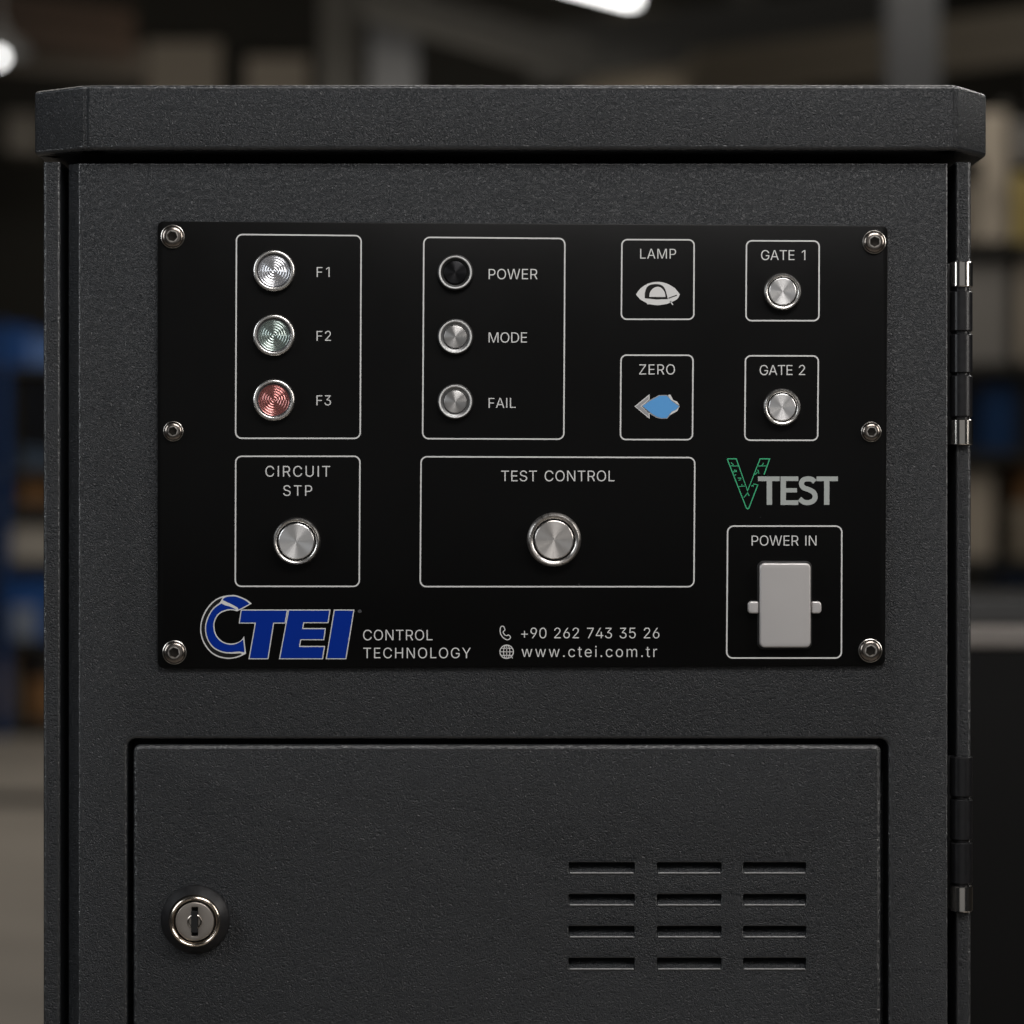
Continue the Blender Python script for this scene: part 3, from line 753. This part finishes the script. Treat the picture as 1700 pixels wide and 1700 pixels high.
# telephone and globe
c7 = lambda p: crop(p, 680, 740, 3.4)
ph = smoothc([(512, 1030), (520, 1019), (532, 1022), (538, 1040), (528, 1050), (536, 1066), (548, 1072), (558, 1068), (570, 1080), (562, 1092), (545, 1094), (524, 1078), (512, 1055)], 4)
flat('telephone_symbol', [(*fill(stroke(c7(ph), 1.5, True), 1e-4), PRINT, 1)])
circ = lambda rx, ry, n=28: [(548 + rx * math.cos(2 * math.pi * k / n), 1163 + ry * math.sin(2 * math.pi * k / n)) for k in range(n)]
gl = [(*fill(stroke(c7(circ(38, 38)), 1.5, True), 1e-4), PRINT, 1), (*fill(stroke(c7(circ(18, 38)), 1.2, True), 1e-4), PRINT, 2)]
for a2, b2 in (((548, 1126), (548, 1200)), ((511, 1163), (585, 1163)), ((517, 1143), (579, 1143)), ((517, 1183), (579, 1183)), ((570, 1186), (582, 1200))):
    gl.append((*fill(stroke(c7([a2, b2]), 1.2), 1e-4), PRINT, 3))
flat('globe_symbol', gl)

# ---- buttons and indicator lamps
def u(px): return px * K * (D + YP) / D
def seat(px, py, y=YP):
    x, z = P(px, py, y)
    return (x, y, z)
def indicator(px, py, m, label):
    c = seat(px, py)
    r = u(35)
    o = part('indicator_light', lathe([(r * 0.99, 0.0), (r, -0.0008), (r * 0.99, -0.0019), (r * 0.95, -0.0026), (r * 0.88, -0.0029), (r * 0.82, -0.0026), (r * 0.80, -0.0016), (r * 0.755, -0.0010)], cap_end=False), CHROME, 50, at=c, label=label)
    part('seal_ring', lathe([(r * 0.80, -0.0012), (r * 0.79, -0.0016), (r * 0.74, -0.0016), (r * 0.73, -0.0010)], cap_end=False), mat('grey seal', (0.05, 0.05, 0.055), 0.35), 50, parent=o, at=c)
    pr = []
    n = 6
    for k in range(n * 8 + 1):
        t = k / (n * 8)
        rr = r * 0.745 * (1 - t)
        pr.append((max(rr, 0), -0.0013 - 0.0010 * math.sin(t * math.pi / 2) - 0.00017 * math.cos(t * n * 2 * math.pi)))
    part('lens', lathe(pr, cap_end=False), m, 'all', parent=o, at=c)
    return o
indicator(455.4, 450, LENSW, 'clear lamp beside F1')
indicator(455.2, 556.8, LENSG, 'green tinted lamp beside F2')
indicator(455.2, 664.4, LENSR, 'red lamp beside F3')

def button(px, py, rpx, cap_ratio, ring, cap_m, label, proud=0.0034):
    """vandal-proof push button: rounded bezel, black gap, turned cap"""
    c = seat(px, py)
    r = u(rpx)
    q = cap_ratio
    w2 = 1 - q - 0.06
    o = part('push_button', lathe([(r * 0.985, 0), (r, -0.0006), (r * 0.995, -proud * 0.55), (r * (1 - w2 * 0.18), -proud * 0.86), (r * (1 - w2 * 0.45), -proud), (r * (1 - w2 * 0.75), -proud * 0.97), (r * (q + 0.075), -proud * 0.86), (r * (q + 0.06), -proud * 0.5), (r * (q + 0.06), -0.0002)], cap_end=False), ring, 40, at=c, label=label)
    part('gap_ring', lathe([(r * (q + 0.062), -proud * 0.35), (r * (q - 0.03), -proud * 0.35)], cap_end=False), RUBBER, 40, parent=o, at=c)
    part('button_cap', lathe([(r * q, -proud * 0.3), (r * q, -proud * 0.78), (r * q * 0.985, -proud * 0.9), (r * q * 0.95, -proud * 0.94), (r * q * 0.5, -proud * 0.90), (0, -proud * 0.88)]), cap_m, 30, parent=o, at=c)
    return o
button(1298.4, 484.8, 31.2, 0.72, CHROME, SPUN, 'steel button under GATE 1')
button(1297.4, 676.4, 31.2, 0.72, CHROME, SPUN, 'steel button under GATE 2')
button(493, 898.7, 39.5, 0.75, CHROME, SPUN, 'steel button under CIRCUIT STP', 0.0042)
button(919.7, 896, 45, 0.715, SATIN, SPUNWARM, 'largest steel button, under TEST CONTROL', 0.0045)

def small_button(px, py, cap_m, label, dark=False):
    """small button: wide black collar, thin bright ring, turned cap"""
    c = seat(px, py)
    r = u(30.5)
    o = part('push_button', lathe([(r, 0), (r * 0.995, -0.0012), (r * 0.96, -0.0019), (r * 0.91, -0.0021), (r * 0.90, -0.001)], cap_end=False), RUBBER, 40, at=c, label=label)
    part('bright_ring', lathe([(r * 0.90, -0.0010), (r * 0.90, -0.0025), (r * 0.875, -0.0030), (r * 0.84, -0.0030), (r * 0.80, -0.0026), (r * 0.79, -0.0008)], cap_end=False), HALO, 40, parent=o, at=c)
    part('inner_ring', lathe([(r * 0.795, -0.0020), (r * 0.66, -0.0016), (r * 0.64, -0.0008), (r * 0.60, -0.0008)], cap_end=False), RUBBER if dark else mat('grey inner ring', (0.30, 0.30, 0.30), 0.38, 1.0), 40, parent=o, at=c)
    part('button_cap', lathe([(r * 0.615, -0.0006), (r * 0.615, -0.0022), (r * 0.60, -0.0026), (r * 0.57, -0.0027), (0, -0.0026)]), cap_m, 30, parent=o, at=c)
small_button(756, 453.1, SPUNBLACK, 'black button beside POWER', True)
small_button(756, 559.6, SPUNDIM, 'dull steel button beside MODE')
small_button(756, 667.3, SPUNDIM, 'dull steel button beside FAIL')

# ---- socket cover with two side latches
cx0, cy0, cx1, cy1 = 1260, 934.4, 1344.7, 1074.6
rim = part('socket_cover', slab(rounded(rect(cx0, cy0, cx1, cy1, YP), 0.0026, 6), (), YP - 0.0036, 0.0036, 0.0010, 4, back=False), COVER, 50, label='blank grey cover plate under POWER IN')
rim['origin'] = (0, 0, 0)
gasket = part('gasket', slab(rounded(rect(cx0 - 3.2, cy0 - 3.2, cx1 + 3.2, cy1 + 3.2, YP), 0.0032, 6), (), YP - 0.0006, 0.0006, 0.0003, 2, back=False), RUBBER, 50, parent=rim)
for x0, x1, rr in ((1241, 1258.6, [0.0006, 0.0018, 0.0018, 0.0006]), (1346.4, 1362.8, [0.0018, 0.0006, 0.0006, 0.0018])):
    pts = ccw(rect(x0, 998, x1, 1018.4, YP))
    rl = [0.0018, 0.0010, 0.0010, 0.0018] if x0 < 1300 else [0.0010, 0.0018, 0.0018, 0.0010]
    part('latch', slab(rounded(pts, rl, 4), (), YP - 0.0028, 0.0028, 0.0008, 3, back=False), COVER, 50, parent=rim)

# ---- six button-head screws
def hexr(a, flats):
    st = 2 * math.pi / flats
    return math.cos(st / 2) / math.cos((a % st) - st / 2)
def screw(px, py, rpx, turn):
    c = seat(px, py)
    r = u(rpx)
    prof = [(r * 0.95, -0.0004)]
    for a in (0, 12, 25, 40, 55, 70, 82):
        prof.append((r * (0.44 + 0.48 * math.cos(R(a))), -0.0008 - 0.0018 * math.sin(R(a))))
    prof.append((r * 0.46, -0.0026))
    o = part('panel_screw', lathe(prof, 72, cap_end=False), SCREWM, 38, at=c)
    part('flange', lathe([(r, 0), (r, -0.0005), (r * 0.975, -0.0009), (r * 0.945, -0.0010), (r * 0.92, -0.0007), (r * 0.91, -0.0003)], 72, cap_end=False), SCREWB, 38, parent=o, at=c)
    part('hex_socket', lathe([(r * 0.50, -0.00245), (r * 0.49, -0.00268), (r * 0.46, -0.00272), (r * 0.44, -0.0024), (r * 0.42, -0.0006)], 72, lambda k, a: hexr(a + turn, 6) if k >= 2 else 1.0, cap_end=False), SCREWB, 38, parent=o, at=c)
    part('socket_floor', lathe([(r * 0.47, -0.0007), (r * 0.15, -0.0005), (0, -0.0004)], 36), SOCKET, 38, parent=o, at=c)
    return o
for a in ((287, 393, 19.8, 0.2), (1451, 402, 19.6, 0.5), (288, 716, 16.8, 0.8), (1446, 717, 16.8, 0.1), (290, 1083, 20, 0.35), (1444.5, 1080, 19.8, 0.65)):
    screw(*a)

# ---- cam lock on the hatch
lc = (*[P(325, 1525.5)[0]], -0.0004, P(325, 1525.5)[1])
ul = lambda p: p * K
lock = part('cam_lock', lathe([(ul(57), 0), (ul(57), -0.0008), (ul(55), -0.0016), (ul(48), -0.0038), (ul(43.5), -0.0052), (ul(42), -0.005)], cap_end=False), LOCKBLACK, 40, at=lc)
part('lock_ring', lathe([(ul(42.5), -0.0045), (ul(42.5), -0.0057), (ul(41), -0.0064), (ul(38.5), -0.0067), (ul(36), -0.0062), (ul(34.5), -0.0052), (ul(34), -0.003)], cap_end=False), mat('warm nickel', (0.62, 0.55, 0.47), 0.18, 1.0), 40, parent=lock, at=(lc[0] + ul(1), lc[1], lc[2] - ul(1)))
core_c = (lc[0] + ul(1), lc[1], lc[2] - ul(1))
kw, kh = ul(5.4), ul(24)
key_hole = rounded([(-kw, -kh), (kw, -kh), (kw, kh), (-kw, kh)], 0.0003, 2)
disc = [(ul(32) * math.cos(2 * math.pi * k / 60), ul(32) * math.sin(2 * math.pi * k / 60)) for k in range(60)]
part('lock_core', slab(disc, [key_hole], -0.0058, 0.003, 0.0005, 3, hole_bevel=0.0002, back=False), LOCKFACE, 40, parent=lock, at=core_c)
part('lock_collar', lathe([(ul(12.5), -0.00582), (ul(12.3), -0.0063), (ul(11.3), -0.0065), (ul(9.6), -0.0063), (ul(9), -0.00582)], 48, cap_end=False), mat('worn nickel', (0.42, 0.38, 0.34), 0.25, 1.0), 40, parent=lock, at=core_c)
kb = bmesh.new()
box(kb, (-kw, -0.0072, -ul(17)), (kw * 0.9, -0.0030, ul(17)))
part('keyway', kb, DARK, parent=lock, at=core_c)
part('gap_disc', lathe([(ul(35), -0.003), (0, -0.003)], 48), DARK, 40, parent=lock, at=core_c)

# ---- hinges on the right edge
def hinge(segs, label, notch_shade):
    hx, hy = X(1599.5, 0.0), 0.0062
    z = lambda py: CZ + (850 - py) * K
    ztop, zbot = z(segs[0][0]), z(segs[-1][1])
    pb = lathe([(0.0042, zbot + 0.001), (0.0042, ztop - 0.001)], 32, axis='Z', at=(hx, hy, 0))
    o = part('hinge', pb, BLACKMETAL, 40, label=label)
    o['origin'] = (0, 0, 0)
    for y0, y1, m in segs:
        rr = 0.0057 if m is CHROME else 0.0056
        e = 0.0005
        part('knuckle' if m is not CHROME else 'end_cap', lathe([(0.004, z(y1)), (rr - e, z(y1)), (rr, z(y1) + e), (rr, z(y0) - e), (rr - e, z(y0)), (0.004, z(y0))], 40, axis='Z', at=(hx, hy, 0)), m if m is not CHROME else HINGECAP, 40, parent=o)
    lb = bmesh.new()
    box(lb, (X(1573, 0.011), 0.0105, z(notch_shade[1])), (hx, 0.0125, z(notch_shade[0])), 0.0004)
    part('notch_shade', lb, BLACKMETAL, 40, parent=o)  # black strip put where the notch in the door edge is in shadow
HINGECAP = mat('brushed hinge cap', (0.60, 0.57, 0.53), rough=0.17, metal=1.0)
hinge([(433, 475.5, CHROME), (482.5, 549, BLACKMETAL), (553.5, 618.5, BLACKMETAL), (622.5, 691.5, BLACKMETAL), (695.5, 738.5, CHROME)], 'upper hinge with bright caps at both ends', (434, 738))
hinge([(1257.5, 1324, BLACKMETAL), (1328.5, 1396, BLACKMETAL), (1400.5, 1469, BLACKMETAL), (1473, 1515.5, CHROME)], 'lower hinge with one bright cap below', (1258, 1514))

# ================================================================== THE HALL BEHIND (out of focus)
def B(px, py, d):
    """a point of the hall seen in the photograph, d metres from the lens"""
    return Vector(((px - 850) * K / D * d, d - D, CZ + (850 - py) * K / D * d))
CONC = vary(mat('worn concrete', (0.34, 0.31, 0.275), rough=0.55), 1.6, 0.25, 0.1)
WALLM = vary(mat('hall cladding', (0.026, 0.024, 0.018), rough=0.7), 0.6, 0.3)
ROOFM = vary(mat('dark roof sheet', (0.035, 0.034, 0.03), rough=0.8), 0.8, 0.3)
STEEL = vary(mat('grey steel paint', (0.050, 0.052, 0.057), rough=0.5), 3, 0.15)
STEELD = vary(mat('brown grey steel paint', (0.05, 0.047, 0.041), rough=0.6), 3, 0.2)
RUST = vary(mat('brown crane paint', (0.030, 0.012, 0.0025), rough=0.6), 2, 0.3)
BEIGE = vary(mat('beige panel', (0.40, 0.35, 0.29), rough=0.6), 2, 0.12)
RACKB = mat('blue rack paint', (0.006, 0.045, 0.17), rough=0.4)
BINB = mat('blue plastic bin', (0.012, 0.08, 0.30), rough=0.4)
BINL = mat('pale blue plastic bin', (0.10, 0.20, 0.48), rough=0.4)
CARD = vary(mat('brown cardboard', (0.22, 0.11, 0.04), rough=0.8), 3, 0.2)
PALE = vary(mat('pale grey carton', (0.40, 0.37, 0.33), rough=0.7), 3, 0.1)
GREYB = mat('grey steel box', (0.20, 0.19, 0.18), rough=0.5)
YELL = mat('yellow paint', (0.42, 0.33, 0.12), rough=0.5)
BLK = mat('black machine paint', (0.004, 0.004, 0.004), rough=0.5, spec=0.2)
SHELFM = mat('dark shelf board', (0.03, 0.03, 0.028), rough=0.6)

def sheet(name, lo, hi, m, kind='structure'):
    bm = bmesh.new()
    box(bm, lo, hi)
    return tag(link(name, bm, m), kind=kind)
sheet('floor', (-18, -2.5, -0.2), (18, 17.2, 0.0), CONC)
fb = bmesh.new()
box(fb, (-18, 8.25, 0.0005), (18, 8.62, 0.004))
tag(link('floor_band', fb, mat('dark floor band', (0.06, 0.055, 0.05), rough=0.6)), kind='structure')  # darker band across the floor
sheet('side_wall', (-18.2, 3.0, 0), (-18.0, 17.2, 6.2), WALLM)
sheet('back_wall', (-18, 17.0, 0), (18, 17.2, 6.2), WALLM)
sheet('ceiling', (-18, 3.0, 6.2), (18, 17.2, 6.35), ROOFM)

def item(name, boxes, m, label, cat, group=None, bevel=0.01):
    bm = bmesh.new()
    for lo, hi in boxes: box(bm, lo, hi, bevel)
    return tag(link(name, bm, m), label, cat, group)
def span(px0, py0, px1, py1, d, depth):
    """a box whose front shows between two photograph points at distance d"""
    a, b2 = B(px0, py1, d), B(px1, py0, d)
    return (a.x, a.y, a.z), (b2.x, b2.y + depth, b2.z)

# roof steel
def beam(name, a, b2, wx, wz, m, label, cat):
    bm = bmesh.new()
    a, b2 = Vector(a), Vector(b2)
    dz = Vector((0, 0, wz / 2))
    bar(bm, a + dz, b2 + dz, wx, 0.03)
    bar(bm, a - dz, b2 - dz, wx, 0.03)
    bar(bm, a, b2, 0.04, wz - 0.04) if abs((b2 - a).normalized().z) < 0.8 else None
    return tag(link(name, bm, m), label, cat)
beam('crane_girder', B(-260, -6, 14), B(222, 58, 15), 0.16, 0.15, RUST, 'brown crane girder near the roof, above the left corner of the lid', 'girder')
beam('roof_brace', B(600, -5, 14.6), B(985, 108, 14.6), 0.12, 0.13, STEELD, 'thin slanting roof brace running down to the right from the pair of grey columns', 'brace')
beam('roof_purlin', B(960, 150, 15.5), B(1760, 52, 13), 0.2, 0.10, mat('pale brown roof steel', (0.10, 0.085, 0.065), rough=0.6), 'pale brown roof beam passing behind the broad grey column', 'beam')
beam('roof_truss', B(880, 95, 15), B(1560, 5, 14.6), 0.2, 0.14, mat('dark truss paint', (0.012, 0.012, 0.011), rough=0.7), 'dark roof beam rising to the right under the strip lamp', 'beam')
def column(px0, px1, d, m, label, flange=0.02):
    a, b2 = B(px0, 0, d), B(px1, 0, d)
    dep = (b2.x - a.x)
    return item('steel_column', [((a.x, a.y, 0), (b2.x, a.y + flange, 6.19)), ((a.x, a.y + dep - flange, 0), (b2.x, a.y + dep, 6.19)),
                ((a.x + dep * 0.42, a.y + flange, 0), (b2.x - dep * 0.42, a.y + dep - flange, 6.19))], m, label, 'column', 'steel columns of the hall', 0.0)
column(1480, 1560, 10.5, STEEL, 'broad blue-grey steel column above the right end of the lid')
column(532, 594, 15.5, STEELD, 'slimmer grey steel column, left one of the close pair above the lid')
column(614, 692, 15.0, STEEL, 'wider grey steel column beside the slimmer one above the lid')
column(1214, 1264, 16.0, STEELD, 'dark faint steel column between the strip lamp and the broad grey column')
item('gusset_plate', [span(660, -14, 706, 22, 14.8, 0.15)], BEIGE, 'small gusset plate at the top of the wider grey column, lamplight put into its pale colour', 'gusset plate')  # lamp-lit gusset plate, the lamplight put into its beige
item('wall_panel', [span(243, 68, 366, 240, 17.9, 0.06)], BEIGE, 'pale beige panel high on the back wall, the larger of two', 'wall panel', 'beige panels on the back wall')
item('wall_panel', [span(408, 94, 512, 240, 17.7, 0.06)], BEIGE, 'pale beige panel high on the back wall beside the grey columns, the smaller of two', 'wall panel', 'beige panels on the back wall')
item('wall_heater', [span(8, 186, 58, 250, 16.5, 0.4)], PALE, 'dim grey box on the far wall under the round lamp', 'heater')

beam('lower_crane_rail', B(-300, 62, 14.4), B(240, 106, 15.2), 0.12, 0.10, mat('dull brown rail', (0.05, 0.038, 0.026), rough=0.6), 'dull brown rail running below the crane girder, above the left corner of the lid', 'rail')
beam('cable_tray', B(1010, 34, 15.8), B(1262, 66, 16.0), 0.2, 0.07, mat('cable tray steel', (0.065, 0.056, 0.042), rough=0.6), 'short slanting cable tray just under the tip of the strip lamp', 'cable tray')
item('wall_panel', [span(1150, 116, 1340, 260, 17.6, 0.06)], mat('dull beige panel', (0.16, 0.14, 0.115), rough=0.6), 'dull beige panel low on the back wall between the strip lamp and the broad grey column', 'wall panel', 'beige panels on the back wall')
item('duct', [span(1590, 56, 1690, 96, 14.2, 0.3)], mat('duct steel', (0.075, 0.064, 0.046), rough=0.6), 'dull brown air duct at the top right corner of the picture', 'duct')
# lamps that are lit
LAMPM = mat('lit lamp', (0.9, 0.9, 0.9), 0.5, emit=(1.0, 0.99, 0.97), estr=5.0)
HOUSE = mat('lamp housing', (0.25, 0.25, 0.25), rough=0.5)
la, lb2 = B(895, -50, 12.0), B(1050, -8, 12.7)
t = empty('strip_lamp', tuple((la + lb2) / 2), 'bright white strip lamp hanging under the roof at the top of the picture', 'lamp')
pb = bmesh.new(); bar(pb, la - t.location, lb2 - t.location, 0.10, 0.07)
o = link('diffuser', pb, LAMPM, t)
pb = bmesh.new(); bar(pb, la - t.location + Vector((0, 0, 0.09)), lb2 - t.location + Vector((0, 0, 0.09)), 0.18, 0.06)
link('housing', pb, HOUSE, t)
for f in (0.15, 0.85):
    p = la.lerp(lb2, f) - t.location
    pb = bmesh.new(); bar(pb, p + Vector((0, 0, 0.12)), Vector((p.x, p.y, 6.19 - t.location.z)), 0.012, 0.012)
    link('suspension_wire', pb, HOUSE, t)
lp_ = B(-2, 95, 13)
t = empty('pendant_lamp', tuple(lp_), 'round glowing pendant lamp at the left edge of the picture', 'lamp')
link('bulb', lathe([(0.0, -0.032)] + [(0.032 * math.sin(R(a)), -0.032 * math.cos(R(a))) for a in range(15, 166, 15)] + [(0.0, 0.032)], 24, axis='Z', cap_end=False), LAMPM, t, 'all')
link('shade', lathe([(0.17, 0.02), (0.12, 0.09), (0.05, 0.13), (0.03, 0.2)], 24, axis='Z', cap_end=False), HOUSE, t, 'all')
pb = bmesh.new(); bar(pb, Vector((0, 0, 0.19)), Vector((0, 0, 6.19 - lp_.z)), 0.02, 0.02)
link('cord', pb, HOUSE, t)

# racks and what lies on them
def rack(px0, px1, posts, boards, topy, d, depth, m, label):
    a, b2 = B(px0, topy, d), B(px1, topy, d)
    t = empty('storage_rack', (a.x, a.y, 0), label, 'rack', 'storage racks in the hall')
    for p in posts:
        x = B(p, 0, d).x - a.x
        for y in (0, depth - 0.05):
            bm = bmesh.new(); box(bm, (x, y, 0), (x + 0.05, y + 0.05, a.z))
            link('upright', bm, m, t)
    for py in boards:
        z = B(0, py, d).z
        bm = bmesh.new(); box(bm, (0.0, 0.003, z - 0.03), (b2.x - a.x + 0.05, depth - 0.003, z))
        link('shelf', bm, SHELFM, t)
    return t
rack(-420, 196, (-420, -3, 196), (606, 778, 840, 936, 1066, 1200), 534, 12.3, 0.9, RACKB, 'tall blue storage rack left of the cabinet, holding bins and cartons')
def bx_(name, x0, y0, x1, y1, d, m, label, cat, group=None, depth=0.45, dy=0.08):
    lo, hi = span(x0, y0, x1, y1, d, depth)
    return item(name, [((lo[0], lo[1] + dy, lo[2]), (hi[0], hi[1] + dy, hi[2]))], m, label, cat, group, 0.012)
def bin_(x0, y0, x1, y1, d, m, label, group):
    """open-topped storage bin with a lipped front"""
    (ax, ay, az), (bx2, by, bz) = span(x0, y0, x1, y1, d, 0.5)
    ay += 0.07; by += 0.07
    w_ = 0.012
    bm = bmesh.new()
    box(bm, (ax, ay, az), (bx2, by, az + w_))
    box(bm, (ax, ay, az + w_), (bx2, ay + w_, bz - 0.03))
    box(bm, (ax, by - w_, az + w_), (bx2, by, bz))
    box(bm, (ax, ay + w_, az + w_), (ax + w_, by - w_, bz))
    box(bm, (bx2 - w_, ay + w_, az + w_), (bx2, by - w_, bz))
    box(bm, (ax - 0.008, ay - 0.012, bz - 0.03), (bx2 + 0.008, ay + w_, bz - 0.01))
    return tag(link('storage_bin', bm, m), label, 'bin', group)
NAVY = mat('navy plastic bin', (0.004, 0.03, 0.10), rough=0.4)
gb, gc = 'plastic bins on the racks', 'cartons on the racks'
d = 12.3
bin_(-34, 538, 36, 605, d, BINB, 'blue plastic bin on the top shelf of the blue rack, at the picture edge', gb)
bin_(41, 552, 96, 605, d, BINL, 'pale blue plastic bin on the top shelf of the blue rack, next to the cabinet', gb)
bin_(30, 742, 92, 776, d, mat('slate bin', (0.05, 0.08, 0.13), 0.5), 'low slate blue bin above the brown carton on the blue rack', gb)
bx_('carton', 26, 786, 84, 838, d, CARD, 'small brown carton on the middle shelf of the blue rack', 'carton', gc)
bx_('carton', 12, 872, 100, 934, d, PALE, 'wide pale carton on the blue rack above the large blue bin', 'carton', gc)
bin_(14, 946, 100, 1064, d, BINB, 'large deep blue bin low on the blue rack', gb)
bx_('bin_label', 18, 1006, 60, 1063, d - 0.02, mat('grey blue label', (0.20, 0.24, 0.32), 0.7), 'pale grey-blue label on the front of the large blue bin', 'bin label', depth=0.05, dy=0.0)  # thin box standing in for the pale label on the bin front
bx_('carton', -40, 1084, 24, 1198, d, mat('grey brown carton', (0.17, 0.13, 0.09), 0.8), 'grey-brown carton on the lowest shelf of the blue rack, at the picture edge', 'carton', gc)
bx_('carton', 44, 1130, 110, 1198, d, CARD, 'orange-brown carton on the lowest shelf of the blue rack, next to the cabinet', 'carton', gc)
d = 11.5
rack(1540, 1860, (1540, 1720, 1848), (402, 604, 750, 932, 1090), 120, d, 0.9, STEELD, 'tall dark storage rack right of the cabinet, behind the hinges')
bx_('carton', 1628, 180, 1680, 398, d, BEIGE, 'tall pale carton on the top shelf of the dark rack', 'carton', gc)
bx_('crate', 1690, 285, 1760, 400, d, YELL, 'yellow crate on the top shelf of the dark rack at the picture edge', 'crate')
bx_('steel_box', 1600, 432, 1682, 602, d, GREYB, 'large grey box on the shelf under the tall pale carton', 'box')
bx_('carton', 1700, 420, 1770, 600, d, BEIGE, 'beige carton beside the large grey box on the dark rack', 'carton', gc)
bin_(1636, 636, 1692, 748, d, NAVY, 'blue plastic bin on the dark rack, below the large grey box', gb)
bx_('carton', 1596, 782, 1657, 930, d, BEIGE, 'beige carton behind the upper hinge gap, low on the dark rack', 'carton', gc)
bx_('carton', 1688, 836, 1740, 930, d, mat('dull carton', (0.26, 0.22, 0.17), 0.8), 'dull brown carton at the picture edge, low on the dark rack', 'carton', gc)
bin_(1674, 950, 1740, 1040, d, NAVY, 'blue plastic bin on the lower shelf of the dark rack at the picture edge', gb)

bx_('motor_box', 1600, 262, 1632, 300, d - 0.1, BLK, 'small black box hung in front of the tall pale carton', 'box', depth=0.1, dy=0.0)
bx_('carton', 1692, 196, 1760, 268, d, GREYB, 'low grey carton on top of the yellow crate', 'carton', gc)
bx_('tool_box', 1660, 862, 1684, 930, d, BLK, 'slim black tool box between two cartons, low on the dark rack', 'tool box')
bx_('sack', 1696, 770, 1740, 834, d, CARD, 'brown sack lying on the dull brown carton', 'sack', depth=0.3)
# black machine standing close behind on the right
d = 2.3
a = B(1560, 1076, d); b2 = B(2300, 1042, d)
t = empty('machine_housing', (a.x, a.y, 0), 'black machine housing with a pale top edge, standing behind the cabinet on the right', 'machine')
W_, H0, H1 = b2.x - a.x, a.z, b2.z
bm = bmesh.new(); box(bm, (0, 0.004, 0.0), (W_, 0.6, H0), 0.004); link('housing', bm, BLK, t)
bm = bmesh.new(); box(bm, (-0.004, -0.004, H0 + 0.0005), (W_ + 0.004, 0.61, H1), 0.003); link('top_plate', bm, mat('pale machine top', (0.20, 0.18, 0.165), 0.5), t)
bm = bmesh.new(); box(bm, (0.0, 0.05, H1 + 0.0005), (W_, 0.5, H1 + 0.024), 0.003); link('upper_rail', bm, mat('dark rail', (0.03, 0.03, 0.03), 0.5), t)

for o in list(bpy.data.objects):          # helper bookkeeping, not needed in the finished scene
    if 'origin' in o: del o['origin']
